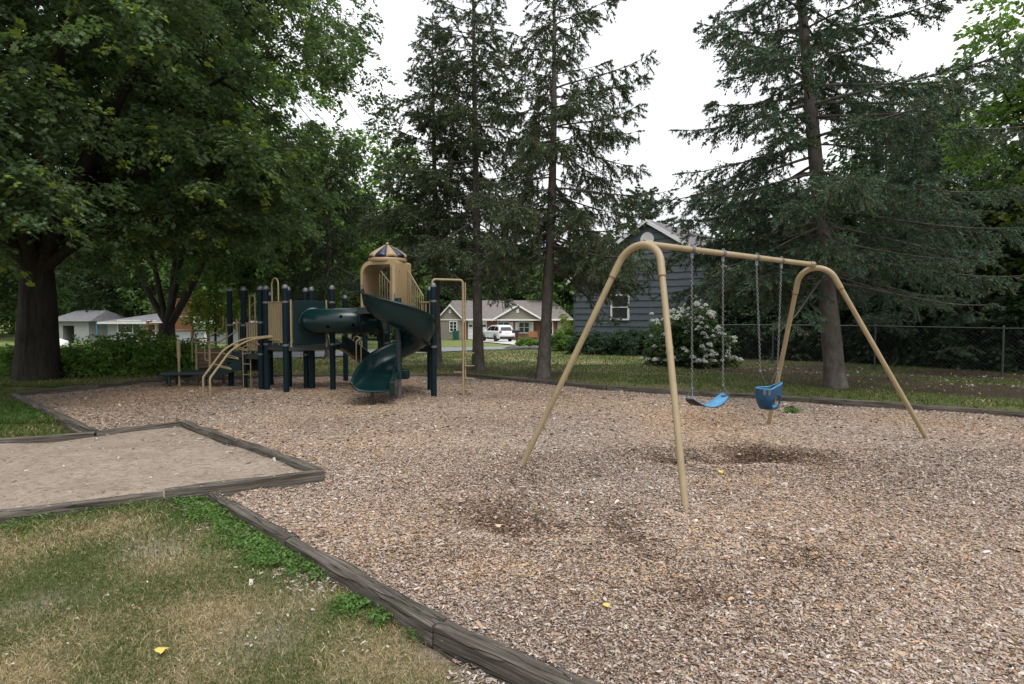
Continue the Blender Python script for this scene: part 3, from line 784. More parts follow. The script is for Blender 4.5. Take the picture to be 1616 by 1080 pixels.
# ============================================================ SWING SET
def fillet(pts, rad, seg=10):
    pts = [Vector(p) for p in pts]; out = [pts[0]]
    for i in range(1, len(pts) - 1):
        a, b, c = pts[i - 1], pts[i], pts[i + 1]
        u = (a - b).normalized(); v = (c - b).normalized(); r = rad[i - 1] if isinstance(rad, (list, tuple)) else rad
        th = u.angle(v); d = min(r / math.tan(th / 2), (a - b).length * .48 if len(pts) > 3 else 1e9)
        r = d * math.tan(th / 2)
        bis = (u + v).normalized(); cen = b + bis * (r / math.sin(th / 2))
        p0, p1 = b + u * d - cen, b + v * d - cen
        for k in range(seg + 1):
            t = k / seg; om = p0.angle(p1)
            q = (p0 * math.sin((1 - t) * om) + p1 * math.sin(t * om)) / math.sin(om)
            out.append(cen + q)
    out.append(pts[-1]); return out

f1, f2 = G(822, 738), G(1082, 805)
g1, g2 = G(1213, 670), G(1464, 695)
def on_line(m, u, px):
    """point of the line m + s*u seen in the column px"""
    k = (px - 808) / F_PX; s = (k * m.y - m.x) / (u.x - k * u.y); return m + u * s
mN, mF = (f1 + f2) / 2, (g1 + g2) / 2
ub = (mF - mN).normalized()
cN, cF = on_line(mN, ub, 1029.6), on_line(mF, ub, 1272)
zN, zF = W(1029, 386, cN.y).z, W(1272, 417, cF.y).z
kN, kF = Vector((cN.x, cN.y, W(1029, 296, cN.y).z)), Vector((cF.x, cF.y, W(1272, 361, cF.y).z))
swing = thing('swing_set', ((mN + mF) / 2)[:2] + (0,), 'tan steel swing frame with splayed arched legs standing in the wood chips', 'swing set')
def arch(fa, fb, K, zp):
    mid = (fa + fb) / 2; bis = (mid - K).normalized(); al = (fa - K).angle(bis)
    rr = ((K.z - zp) / abs(bis.z)) / (1 / math.sin(al) - 1)
    path = fillet([fa - Vector((0, 0, .1)), K, fb - Vector((0, 0, .1))], rr, 18)
    kA = path[1]; kB = path[-2]
    la = (fa - kA).normalized(); lb = (fb - kB).normalized()
    jA = kA + la * .16; jB = kB + lb * .16
    for q0, q1 in ((jA, fa), (jB, fb)):
        d = (q1 - q0).normalized()
        MB().tube([q0 - d * .05, q1 + d * .12], .0315, 14).build('leg', 'tan_paint', swing)
    top = [jA] + path[1:-1] + [jB]
    ar = MB().tube(top, .037, 16).build('arch', 'tan_paint', swing)
    for q, d in ((jA, la), (jB, lb)):
        MB().tube([q - d * .004, q + d * .010], .038, 16).build('collar', 'brown_trim', ar)
    return K + bis * rr * (1 / math.sin(al) - 1)
b0 = arch(f1, f2, kN, zN); b1 = arch(g1, g2, kF, zF); bd = (b1 - b0).normalized()
MB().tube([b0 + bd * .03, b1 - bd * .03], .032, 16).build('top_beam', 'tan_paint', swing)
for p, s in ((b0, 1), (b1, -1)):
    ec = MB().tube([p + bd * s * .02, p + bd * s * .12], .040, 16).build('end_clamp', 'tan_paint', swing)
    sv_ = bd.cross(Vector((0, 0, 1))).normalized()
    for q_ in (.045, .095):
        for w_ in (-1, 1): MB().lathe(p + bd * s * q_ + sv_ * w_ * .039, [(.011, 0), (.011, .007), (.001, .009)], 6, False, axis=sv_ * w_).build('bolt', 'grey_metal', ec)
def on_beam(px):
    lo, hi = 0, 1
    for _ in range(40):
        m = (lo + hi) / 2; p = b0.lerp(b1, m); q = 808 + F_PX * p.x / (p.y * math.cos(PITCH) - (p.z - EYE) * math.sin(PITCH))
        if q < px: lo = m
        else: hi = m
    return b0.lerp(b1, lo)
hp = [on_beam(x) for x in (1092, 1141, 1194, 1233)]
for p in hp:
    c = MB().tube([p - bd * .022, p + bd * .022], .039, 14)
    c.bar(p + Vector((0, 0, .03)), p + Vector((0, 0, .055)), .03, .02)
    c.box(p - Vector((0, 0, .055)), (.035, .012, .06))
    c.lathe(p - Vector((0, 0, .095)), [(.004, -.02), (.016, -.01), (.016, .012), (.006, .02)], 8)
    c.build('hanger', 'grey_metal', swing)
def chain(a, b, parent, link=.038, r=.0031):
    a, b = Vector(a), Vector(b); d = b - a; n = int(d.length / (link * .74)); d.normalize()
    u = d.orthogonal().normalized(); w = d.cross(u); mb = MB()
    for i in range(n):
        c = a.lerp(b, (i + .5) / n); s = (u, w)[i % 2]; pts = []
        for k in range(8):
            t = k / 8 * 6.283; pts.append(c + d * math.cos(t) * link * .5 + s * math.sin(t) * link * .30)
        mb.tube(pts, r, 5, False, True)
    return mb.build('chain', 'chain_metal', parent)
# belt swing
zs = .50
pa, pb = W(1092, 618, hp[0].y), W(1141, 606, hp[1].y)
zsl = (pa.z + pb.z) / 2
pa.z = pb.z = zsl
cen = (pa + pb) / 2
bw = thing('belt_swing', (cen.x, cen.y, 0), 'swing with a sagging blue belt seat on two chains', 'swing')
chain(hp[0] - Vector((0, 0, .11)), pa, bw); chain(hp[1] - Vector((0, 0, .11)), pb, bw)
for p in (pa, pb): MB().lathe(p, [(.006, -.018), (.015, -.01), (.015, .012), (.005, .02)], 8).build('shackle', 'grey_metal', bw)
perp = Vector((-bd.y, bd.x, 0))
ea, eb = pa - bd * .045 + Vector((0, 0, -.10)), pb + bd * .045 + Vector((0, 0, -.10))
for p, e in ((pa, ea), (pb, eb)):
    t = MB()
    t.tube([p, e + perp * .05], .0045, 6); t.tube([p, e - perp * .05], .0045, 6); t.tube([e + perp * .052, e - perp * .052], .0045, 6)
    t.build('seat_triangle', 'grey_metal', bw)
rings = []; N = 22
for i in range(N + 1):
    t = i / N; x_ = t * 2 - 1; sag = .105 * (1 - x_ * x_) ** .9
    q = ea.lerp(eb, t) - Vector((0, 0, sag))
    tilt = .30 * math.sin(x_ * 1.5) + .12
    wv = (perp * math.cos(tilt) + Vector((0, 0, 1)) * math.sin(tilt)) * .066 * (1 - .25 * abs(x_) ** 6)
    rings.append([q - wv, q + wv])
se = MB().loft(rings, False, True).build('seat', 'blue_plastic', bw, solid=.008)
blk = MB().loft([[ (a + b) / 2 + (a - b) * .535 - Vector((0, 0, .007)), (a + b) / 2 - (a - b) * .535 - Vector((0, 0, .007))] for a, b in rings], False, True).build('seat_underside', 'dark_rubber', bw, solid=.006)
for e in (ea, eb):
    i = 1 if e is ea else N - 1
    q = (rings[i][0] + rings[i][1]) / 2; MB().box(q + Vector((0, 0, .012)), (.05, .045, .008)).build('seat_plate', 'grey_metal', bw)
# bucket swing
pc, pd_ = W(1200, 585, hp[2].y), W(1227, 585, hp[3].y); zz = (pc.z + pd_.z) / 2; pc.z = pd_.z = zz
cc = (pc + pd_) / 2; top_z = W(1213, 612, cc.y).z; bot_z = W(1213, 645, cc.y).z
bk = thing('bucket_swing', (cc.x, cc.y, 0), 'toddler swing with a dark blue bucket seat on two chains', 'swing')
chain(hp[2] - Vector((0, 0, .11)), pc, bk); chain(hp[3] - Vector((0, 0, .11)), pd_, bk)
for p in (pc, pd_): MB().lathe(p, [(.006, -.018), (.015, -.01), (.015, .012), (.005, .02)], 8).build('shackle', 'grey_metal', bk)
U = bd; Vv = perp  # bucket axes: across / front-back
cB = Vector((cc.x, cc.y, 0))
nb_ = 48; rings = []
H_ = top_z - bot_z
for j in range(17):
    t = j / 16; ring = []
    zc = bot_z + H_ * t; sc = .60 + .40 * min(1, (t * 1.9)) ** .55
    for k in range(nb_):
        a = 2 * math.pi * k / nb_; ca, sa = math.cos(a), math.sin(a)
        rx = .155 * sc; ry = .13 * sc
        rise = (.075 * max(0, math.cos(a - R(310))) ** 1.5 - .01) * t
        ring.append(cB + U * rx * math.copysign(abs(ca) ** .75, ca) + Vv * ry * math.copysign(abs(sa) ** .75, sa) + Vector((0, 0, zc + rise)))
    rings.append(ring)
# leg openings cut out of the side facing the viewer
vs = [v for r in rings for v in r]; fs = []
for j in range(16):
    for k in range(nb_):
        a = 2 * math.pi * (k + .5) / nb_; tz = (j + .5) / 16
        hole = False
        for ac in (math.radians(262), math.radians(345), ):
            da = (a - ac) * .125 ; dz = (tz - .30) * H_
            if (da / .052) ** 2 + (dz / .062) ** 2 < 1: hole = True
        if not hole: fs.append((j * nb_ + k, j * nb_ + (k + 1) % nb_, (j + 1) * nb_ + (k + 1) % nb_, (j + 1) * nb_ + k))
mb = MB(); mb.add(vs, fs, True)
sb_ = mb.build('bucket_seat', 'dark_blue_plastic', bk, solid=.012)
MB().lathe(cB + Vector((0, 0, bot_z - .002)), [(.001, 0), (.07, .004), (.098, .03), (.10, .05)], 24).build('seat_pad', 'blue_plastic', bk, solid=.006)
rim = [v + Vector((0, 0, .002)) for v in rings[-1]]
MB().tube(rim, .009, 8, False, True).build('rim', 'blue_plastic', bk)
bdir = U * math.cos(R(205)) + Vv * math.sin(R(205))
MB().box(cB + bdir * .158 + Vector((0, 0, top_z - .045)), (.012, .085, .075), (bdir, Vector((-bdir.y, bdir.x, 0)), Vector((0, 0, 1)))).build('buckle_plate', 'grey_metal', bk)
for s, p in ((-1, pc), (1, pd_)):
    q = cB + U * s * .15 + Vector((0, 0, top_z + .05)); t = MB()
    t.tube([p, q + Vv * .06], .004, 6); t.tube([p, q - Vv * .06], .004, 6); t.build('hanger_wire', 'grey_metal', bk)

# ============================================================ PLAY STRUCTURE
Z3 = Vector((0, 0, 1))
ps_o = G(520, 612)
ps = thing('play_structure', (ps_o.x, ps_o.y, 0), 'playground climber with navy posts, green tube tunnel and spiral slide under a striped roof', 'playground structure')
def gp(px, py, h=2.30): return G(px, py), h
def post(px, base, h=2.30, d=None, r=.063):
    p = G(px, base)
    if d: 
        q = W(px, base, d); p = Vector((q.x, d, 0))
    o = MB().tube([p - Z3 * .1, p + Z3 * h], r, 20).build('post', 'navy_paint', ps)
    MB().lathe(p + Z3 * (h - .01), [(r + .004, -.03), (r + .004, 0), (r * .92, .03), (r * .6, .055), (.0001, .066)], 20).build('post_cap', 'grey_metal', o)
    return p
def clamp(p, z, parent=ps, r=.063):
    return MB().tube([Vector((p.x, p.y, z - .022)), Vector((p.x, p.y, z + .022))], r + .007, 20).build('clamp', 'grey_metal', parent)
P1 = post(365, 608.5); P2_ = post(386.6, 611); P3 = post(412.8, 614.2); P4 = post(421.9, 615); P4b = post(427.6, 607.5, 2.2)
P5 = post(452, 619.4); P5b = post(456.8, 611); P6 = post(483.9, 613, 2.26); P7 = post(493.2, 613.7, 2.28); P8 = post(525.6, 615.8)
P9 = post(545.8, 601.5, 2.15); P10 = post(576.7, 603, 2.2)
P11 = post(612, 611, 2.0); P13 = post(684.6, 625.4); P14 = post(678.8, 615, 2.28)
DZ = 1.03; T2 = 1.84
for p in (P4, P5, P8, P6, P7, P5b, P13, P14, P11): clamp(p, DZ)
for p in (P5, P8, P13, P14, P4): clamp(p, 1.97)
for p in (P3, P6, P1): clamp(p, .78 if p is not P3 else 1.52)
clamp(P2_, 1.45); clamp(P3, .80); clamp(P2_, .78); clamp(P1, 1.45)
def deck(poly, z, name='deck', th=.05):
    mb = MB(); mb.prism([Vector((p.x, p.y, z - th)) for p in poly], (0, 0, th))
    o = mb.build(name, 'green_coating', ps)
    n = len(poly); k = MB()
    for i in range(n):
        a, b = poly[i], poly[(i + 1) % n]
        k.bar(Vector((a.x, a.y, z - .09)), Vector((b.x, b.y, z - .09)), .035, .075)
    k.build('deck_beam', 'dark_rubber', o); return o
deck([P4, P5, P8, P8 + Vector((.15, .95, 0)), P5b + Vector((.1, .25, 0)), P4b], DZ)
deck([P11 + Vector((-.05, -.4, 0)), Vector((-2.2, 12.9, 0)), P13 + Vector((-.05, .15, 0)), P14, Vector((-2.75, 14.0, 0))], DZ)
lowdk = [P1, P2_, P3, P4b, P1 + Vector((.3, 1.0, 0))]
deck(lowdk, .80)
# tan slatted barriers
def barrier(a, b, z0, z1, n, w=.03, th=.02, inset=.09, slat=True, name='barrier', rail=.017, parent=ps):
    a, b = Vector((a.x, a.y, 0)), Vector((b.x, b.y, 0)); d = (b - a).normalized(); a2, b2 = a + d * inset, b - d * inset
    mb = MB()
    for z in (z0, z1): mb.tube([a2 + Z3 * z, b2 + Z3 * z], rail, 8)
    for i in range(n):
        p = a2.lerp(b2, (i + .5) / n if slat else i / (n - 1)); mb.box(p + Z3 * (z0 + z1) / 2, (w, th, z1 - z0), (d, Vector((-d.y, d.x, 0)), Z3))
    return mb.build(name, 'tan_paint', parent)
barrier(P4, P5, DZ + .1, 1.97, 8, .042)
barrier(P5b, P6, DZ + .1, 1.97, 5, .03)
barrier(P2_, P3, .88, 1.50, 5, .05)
barrier(P4b, P4b + Vector((.5, .55, 0)), DZ + .1, 1.9, 4, .04)
barrier(P1 + Vector((.3, 1.0, 0)), P4b, .88, 1.5, 5, .045)
# side rail posts near the tunnel panel
for p, s in ((P5, 1), (P8, -1)):
    d = (P8 - P5).normalized(); q = p + d * s * .12
    m = MB(); m.bar(q + Z3 * .98, q + Z3 * 2.02, .03, .04, (0, 1, 0)); m.build('panel_bracket', 'tan_paint', ps)
# panel holding the tunnel mouth
d58 = (P8 - P5).normalized(); nf = Vector((d58.y, -d58.x, 0))
pa_, pb_ = P5 + d58 * .15, P8 - d58 * .15
mb = MB(); pc_ = (pa_ + pb_) / 2; W_ = (pb_ - pa_).length
def rrect(c, X, Y, w, h, r, n=5):
    out = []
    for cx, cy, a0 in ((w / 2 - r, h / 2 - r, 0), (-w / 2 + r, h / 2 - r, 90), (-w / 2 + r, -h / 2 + r, 180), (w / 2 - r, -h / 2 + r, 270)):
        for k in range(n + 1):
            a = R(a0 + 90 * k / n); out.append(c + X * (cx + r * math.cos(a)) + Y * (cy + r * math.sin(a)))
    return out
mb.prism(rrect(pc_ + Z3 * 1.52, d58, Z3, W_, .96, .06), nf * .05)
panel = mb.build('tunnel_panel', 'green_panel', ps, bevel=.008)
# tube tunnel: leaves the panel towards the viewer, bends and runs to the tower
tr = .268
m0 = pa_ + d58 * .42 + Z3 * 1.55
tz = 1.55
e1 = m0 + nf * .42
tend = Vector((-2.72, 12.95, tz + .02))
path = fillet([m0 + nf * .04, m0 + nf * .30, tend], .30, 9)
tp = MB(); tp.tube(path, tr, 36, False)
tun = tp.build('tube_tunnel', 'green_plastic', ps, solid=.012)
for t_ in (path[0], ):
    MB().lathe(m0 + nf * .055, [(tr + .05, -.005), (tr + .05, .012), (tr + .005, .03)], 36, axis=nf).build('flange', 'green_plastic', tun)
td = (path[-1] - path[-2]).normalized(); ps_, pe_ = path[-2], path[-1]
for fr in (.62, .66):
    q = ps_.lerp(pe_, fr); MB().lathe(q, [(tr + .002, -.012), (tr + .035, -.01), (tr + .035, .01), (tr + .002, .012)], 36, axis=td).build('flange', 'green_plastic', tun)
qf = ps_.lerp(pe_, .985); MB().lathe(qf, [(tr + .002, -.012), (tr + .05, -.01), (tr + .05, .01), (tr + .002, .012)], 36, axis=td).build('flange', 'green_plastic', tun)
sd_ = td.cross(Z3).normalized()
for fr, an in ((.36, 20), (.15, -25), (.55, -18), (.80, 22)):
    q = ps_.lerp(pe_, fr) + sd_ * (tr + .001) * math.cos(R(an)) + Z3 * tr * math.sin(R(an))
    nn = (sd_ * math.cos(R(an)) + Z3 * math.sin(R(an)))
    MB().lathe(q, [(.0001, .009), (.028, .008), (.036, .003), (.038, -.006)], 16, axis=nn).build('peep_hole', 'hole_black', tun)
# hoop handrails
def hoop(a, b, z0, z1, r=.017, name='hoop_rail', parent=ps, mat='tan_paint'):
    a, b = Vector((a.x, a.y, 0)), Vector((b.x, b.y, 0)); w = (b - a).length / 2
    return MB().tube(fillet([a + Z3 * z0, a + Z3 * z1, b + Z3 * z1, b + Z3 * z0], w * .98, 8), r, 10).build(name, mat, parent)
def at(px, y): q = W(px, 540, y); return Vector((q.x, y, 0))
hoop(at(430.5, 13.5), at(440.5, 13.3), DZ, 2.50)
hoop(at(395, 14.0), at(403.5, 13.9), .8, 2.15)
hoop(at(431.5, 14.0), at(437, 14.1), DZ, 1.95)
# arched climber at the front left
cl = None
def climb_path(off):
    f = G(321 + off[0], 622.5 + off[1]); 
    pts = [f - Z3 * .08, Vector((f.x, f.y, .36)), W(352 + off[0], 553 + off[1], 13.05) , W(381 + off[0] * .9, 535 + off[1], 13.35), W(440, 529.5 + off[1] * .6, 13.45)]
    return fillet(pts, [.12, .5, .7], 6)
ca, cb = climb_path((0, 0)), climb_path((10.8, 1.6))
o1 = MB().tube(ca, .0235, 10).build('climber_rail', 'tan_paint', ps)
o2 = MB().tube(cb, .0235, 10).build('climber_rail', 'tan_paint', ps)
def pt_at(path, t):
    ls = [(path[i + 1] - path[i]).length for i in range(len(path) - 1)]; s = t * sum(ls)
    for i, l in enumerate(ls):
        if s <= l: return path[i].lerp(path[i + 1], s / l)
        s -= l
    return path[-1]
for t in (.33, .45, .57, .69):
    a, b = pt_at(ca, t), pt_at(cb, t); m = (a + b) / 2 + Vector((.22, .26, -.12))
    r = MB().tube(fillet([a, a.lerp(m, .75) + Vector((0, .1, 0)), m + Vector((.0, .0, 0)), b], .06, 5), .013, 8); r.build('rung', 'tan_paint', ps)
# vertical loop ladder beside post 2
la, lb = at(382.8, 14.0), at(394.8, 13.95)
lad = hoop(la, lb, -.05, .98, .013, 'ladder')
for z in (.30, .55, .80): MB().tube([la + Z3 * z, lb + Z3 * z], .011, 8).build('rung', 'tan_paint', lad)
# transfer platform with steps, low on the left
tc = W(300, 590, 13.9)
X = Vector((.97, .24, 0)).normalized(); Y = Vector((-X.y, X.x, 0))
c0 = Vector((at(300, 14.2).x, 14.2, 0))
mb = MB(); mb.prism(rrect(c0 + Z3 * .30, X, Y, 1.05, .8, .08), Z3 * .07); tpf = mb.build('transfer_platform', 'green_coating', ps, bevel=.01)
for sx in (-1, 1):
    for sy in (-1, 1): MB().tube([c0 + X * sx * .38 + Y * sy * .28 - Z3 * .05, c0 + X * sx * .38 + Y * sy * .28 + Z3 * .3], .03, 10).build('leg', 'green_coating', tpf)
c1 = Vector((at(278, 14.4).x, 14.4, 0)); mb = MB(); mb.prism(rrect(c1 + Z3 * .20, X, Y, .7, .7, .06), Z3 * .06); stp = mb.build('low_step', 'green_coating', ps, bevel=.01)
MB().tube([c1 - X * .22 - Z3 * .05, c1 - X * .22 + Z3 * .2], .022, 8).build('leg', 'green_coating', stp)
for i in range(4):
    c = c0 + X * (.62 + .17 * i) + Z3 * (.40 + i * .10)
    MB().box(c, (.24, .72, .055), (X, Y, Z3)).box(c + X * -.1 - Z3 * .05, (.03, .72, .12), (X, Y, Z3)).build('transfer_step', 'green_plastic', ps, bevel=.01)
sk = MB(); A0 = c0 + X * .5 - Y * .38 + Z3 * .18; 
sk.prism([A0, A0 + X * .85 + Z3 * .30, A0 + X * .85 + Z3 * .55, A0 + Z3 * .2], Y * .04); sk.build('stringer', 'green_plastic', ps)
# brown board panel behind the steps and dark skirts below the low deck
bp0, bp1 = at(311, 14.9), at(352, 15.0)
for i in range(5): MB().box((bp0 + bp1) / 2 + Z3 * (.42 + i * .095), ((bp1 - bp0).length, .035, .086), ((bp1 - bp0).normalized(), Y, Z3)).build('panel_board', 'brown_board', ps, bevel=.008)
for q in (bp0, bp1): MB().box(q + Z3 * .38, (.06, .06, .78)).build('panel_post', 'brown_board', ps)
k0, k1 = at(361, 14.85), at(411, 14.35)
mb = MB(); mb.box((k0 + k1) / 2 + Z3 * .56, ((k1 - k0).length, .04, .42), ((k1 - k0).normalized(), Vector((0, 1, 0)), Z3)); mb.build('skirt_panel', 'dark_rubber', ps, bevel=.01)
# transfer rails
TP = [at(281.6, 13.9)]
o = MB(); p = TP[0]; o.tube([p - Z3 * .05, p + Z3 * .75], .026, 10); o.tube([p + Z3 * .6, p + Z3 * 1.02], .03, 10)
o.prism([p + Vector((-.038, -.012, .72)), p + Vector((.038, -.012, .72)), p + Vector((.038, -.012, 1.08)), p + Vector((.02, -.012, 1.12)), p + Vector((-.02, -.012, 1.12)), p + Vector((-.038, -.012, 1.08))], (0, .024, 0))
o.build('grab_post', 'tan_paint', ps)
r1, r2 = at(309.5, 14.5), at(330.5, 14.1)
MB().tube([r1 - Z3 * .05, r1 + Z3 * 1.0], .026, 10).build('rail_post', 'tan_paint', ps)
MB().tube([r2 - Z3 * .05, r2 + Z3 * 1.0], .026, 10).build('rail_post', 'tan_paint', ps)
q1, q2, q3, q4 = at(307, 14.5), at(346, 14.2), at(374, 13.9), at(374, 13.9)
MB().tube(fillet([q1 + Z3 * 1.03, q2 + Z3 * 1.05, q3 + Z3 * 1.32, q4 + Z3 * 1.6], .08, 4), .016, 8).build('handrail', 'tan_paint', ps)
MB().tube([q1 + Z3 * .78, q2 + Z3 * .80], .016, 8).build('handrail', 'tan_paint', ps)
MB().tube(fillet([at(333, 14.1) + Z3 * 1.0, at(323, 14.1) + Z3 * 1.0, at(323, 14.1) + Z3 * .62, at(330, 14.1) + Z3 * .62], .05, 4), .013, 8).build('grab_loop', 'tan_paint', ps)
q5, q6 = at(327, 15.2), at(353, 15.1)
MB().tube(fillet([at(303, 15.3) + Z3 * .5, at(303, 15.3) + Z3 * 1.08, q5 + Z3 * 1.10, q6 + Z3 * 1.38, q6 + Z3 * 1.66], .07, 4), .016, 8).build('handrail', 'tan_paint', ps)
for px in (357.5, 378): MB().tube([at(px, 15.0) + Z3 * .8, at(px, 15.0) + Z3 * 1.62], .014, 8).build('upright', 'tan_paint', ps)
MB().tube([P1 + Z3 * 1.45, P2_ + Z3 * 1.52], .016, 8).build('handrail', 'tan_paint', ps)
# curved open slide going down behind the deck
sl = []
s0 = P8 + Vector((-.02, .25, 1.0)); s1 = Vector((at(583, 14.5).x, 14.5, .40)); s2 = Vector((at(604, 14.9).x, 14.9, .24))
for i in range(17):
    t = i / 16; c = (s0 * (1 - t) ** 2 + (s0.lerp(s1, .5) + Z3 * .08) * 2 * t * (1 - t) + s1 * t * t) if t < 1 else s1
    sl.append(c)
sl += [s1.lerp(s2, .5), s2]
rings = []
for i, c in enumerate(sl):
    t = (sl[min(i + 1, len(sl) - 1)] - sl[max(i - 1, 0)]); t.z = 0; t.normalize(); n_ = Vector((-t.y, t.x, 0))
    rings.append([c + n_ * a + Z3 * b for a, b in ((-.29, .24), (-.27, .22), (-.25, .05), (-.17, 0), (0, -.01), (.17, 0), (.25, .05), (.27, .22), (.29, .24))])
MB().loft(rings, False, True).build('straight_slide', 'green_plastic', ps, solid=.02)
# rear loop ladder
ra, rb = at(557.5, 15.3), at(568.5, 15.2)
lad2 = hoop(ra, rb, -.05, 1.15, .013, 'ladder')
for z in (.3, .6): MB().tube([ra + Z3 * z, rb + Z3 * z], .011, 8).build('rung', 'tan_paint', lad2)
hoop(at(562, 13.7), at(569.5, 13.9), .08, 1.12, .015)

# ---- tower with hood
tw = Vector((-2.62, 12.72, 0)); th = R(-17)
ax = Vector((math.cos(th), math.sin(th), 0)); ay = Vector((-math.sin(th), math.cos(th), 0))   # ay points away from the viewer
deck([tw - ax * .46 - ay * .42, tw + ax * .46 - ay * .42, tw + ax * .46 + ay * .42, tw - ax * .46 + ay * .42], T2, 'tower_deck')
def tring(x0, x1, h, rr0, rr1, yo, z0):
    out = []
    for cx, cz, a0, rr in ((x1, h, 0, rr1), (x0, h, 90, rr0)):
        sx = cx - math.copysign(rr, cx); 
        for k in range(9):
            a = R(a0 + 90 * k / 8); out.append(tw + ax * (sx + rr * math.cos(a)) + ay * yo + Z3 * (z0 + cz - rr + rr * math.sin(a)))
    out = [tw + ax * x1 + ay * yo + Z3 * z0] + out + [tw + ax * x0 + ay * yo + Z3 * z0]
    return out
hz0, hh = T2 - .06, 1.02
outer = lambda y: tring(-.44, .38, hh, .24, .06, y, hz0)
inner = lambda y: tring(-.39, .245, hh - .08, .20, .03, y, hz0)
n_ = len(outer(0))
def closed_u(a, b): return a + list(reversed(b))
rings = [closed_u(outer(-.34), inner(-.34)), closed_u(outer(-.31), inner(-.30)), closed_u(outer(0), inner(0)), closed_u(outer(.31), inner(.30)), closed_u(outer(.34), inner(.34))]
mb = MB(); mb.loft(rings, True, True)
k = len(rings[0])
for rg, fl in ((rings[0], 0), (rings[-1], 1)):
    b = len(mb.v); mb.v += [tuple(v) for v in rg]
    for i in range(n_ - 1):
        f = (b + i, b + i + 1, b + k - 2 - i, b + k - 1 - i); mb.f.append(f if fl else f[::-1]); mb.sm.append(False)
hood = mb.build('hood', 'tan_plastic', ps, bevel=.012)
MB().tube([tw + ax * .318 - ay * .345 + Z3 * (hz0 + .03), tw + ax * .318 - ay * .345 + Z3 * (hz0 + .90)], .045, 12).build('hood_rib', 'tan_plastic', hood)
for e in (-1, 1):
    for z in (.2, .8): MB().lathe(tw + ax * .38 + ay * e * .2 + Z3 * (hz0 + z), [(.02, 0), (.018, .006), (.001, .008)], 10, axis=ax).build('bolt', 'grey_metal', hood)
# fluted roof with alternate navy and tan gores
rz = hz0 + hh + .03; rr = .385
base = MB().lathe(tw + Z3 * rz, [(rr - .01, -.05), (rr + .015, -.03), (rr + .018, .02), (rr, .04), (.3, .05)], 32)
roof = base.build('roof', 'tan_plastic', ps)
NG = 10
for g in range(NG):
    a0 = 2 * math.pi * (g - .5) / NG + .12; a1 = 2 * math.pi * (g + .5) / NG + .12; rgs = []
    for j in range(9):
        t = j / 8; rad = [1, 1, .87, .73, .59, .44, .30, .16, .02][j] * (rr - .01) + .006; z = rz + .03 + [0, .055, .095, .135, .172, .208, .244, .278, .305][j]; rg = []
        for q in range(9):
            u = q / 8; a = a0 + (a1 - a0) * u; bul = math.sin(math.pi * u) * .055 * (1 - t) ** .8
            rg.append(tw + Vector((math.cos(a) * (rad + bul * .4), math.sin(a) * (rad + bul * .4), z + bul * .6)))
        rgs.append(rg)
    MB().loft(rgs, False, True).build('roof_gore', 'navy_plastic' if g % 2 else 'tan_plastic', roof, solid=.006)
MB().lathe(tw + Z3 * (rz + .345), [(.035, 0), (.03, .02), (.001, .035)], 14).build('roof_knob', 'tan_plastic', roof)
# tower supports
for sx, sy in ((-.42, .42), (-.42, -.38)):
    p = tw + ax * sx + ay * sy
    if (sx, sy) != (-.42, -.38) : MB().tube([p - Z3 * .05, p + Z3 * 1.86], .058, 16).build('post', 'navy_paint', ps)
# stair with barred rails from tower down to right deck
sA = tw + ax * .40 + ay * .16; sB = P13 + Vector((-.13, .30, 0)); sC = at(600, 13.5); sD = P14 + Vector((-.12, -.05, 0))
def inclined(a, b, za0, za1, zb0, zb1, n):
    mb = MB(); a = Vector((a.x, a.y, 0)); b = Vector((b.x, b.y, 0))
    mb.tube([a + Z3 * za1, b + Z3 * zb1], .016, 8); mb.tube([a + Z3 * za0, b + Z3 * zb0], .014, 8)
    for i in range(n):
        t = i / (n - 1); p = a.lerp(b, t); mb.tube([p + Z3 * (za0 + (zb0 - za0) * t), p + Z3 * (za1 + (zb1 - za1) * t)], .0085, 6)
    mb.build('stair_rail', 'tan_paint', ps)
inclined(sA, sB + Vector((-.12, 0, 0)), T2 - .1, T2 + .78, DZ + .25, DZ + 1.05, 9)
inclined(sC, at(624, 13.6), T2, T2 + .86, T2 - .15, T2 + .42, 7)
barrier(sB + Vector((-.22, 0, 0)), P13, DZ + .1, 1.95, 3, .03, .02, .04)
barrier(P13, P14, DZ + .1, 1.97, 5, .03)
for i in range(3):
    t = (i + .7) / 3.5; a = sA.lerp(sB, t); b = (tw + ax * .40 + ay * .6).lerp(sD, t); z = T2 - (T2 - DZ) * (i + 1) / 4
    MB().prism([a + Z3 * z, b + Z3 * z, b + Vector((.17, .03, z)), a + Vector((.17, .03, z))], (0, 0, .03)).build('stair_tread', 'green_coating', ps)

# ---- spiral slide
cp = G(630, 630.6); cp = Vector((cp.x, cp.y, 0))
lowp = MB().tube([cp - Z3 * .1, cp + Z3 * .42], .050, 14).build('slide_post', 'rock', ps)
MB().tube([cp + Z3 * .40, cp + Z3 * 2.02], .060, 16).build('slide_post', 'green_coating', ps)
NS = 72; th0, th1 = math.pi * .97, math.pi * 3.0
prof = [(.075, .30), (.085, .12), (.12, .035), (.20, .0), (.38, -.01), (.53, .015), (.62, .08), (.675, .19), (.70, .34), (.715, .40), (.735, .405), (.745, .385)]
rings = []
for i in range(NS + 1):
    t = i / NS; a = th0 + (th1 - th0) * t
    z = 1.80 - 1.36 * t ** 1.02 + .02 * math.sin(t * math.pi)
    hs = 1.0 + .18 * math.sin(min(1, t * 1.6) * math.pi)
    if t > .8: hs = 1.0 - .25 * (t - .8) / .2
    grow = sstep(0, .12, t) * .0
    rings.append([cp + Vector((math.cos(a) * r, math.sin(a) * r, z + dz * hs)) for r, dz in prof])
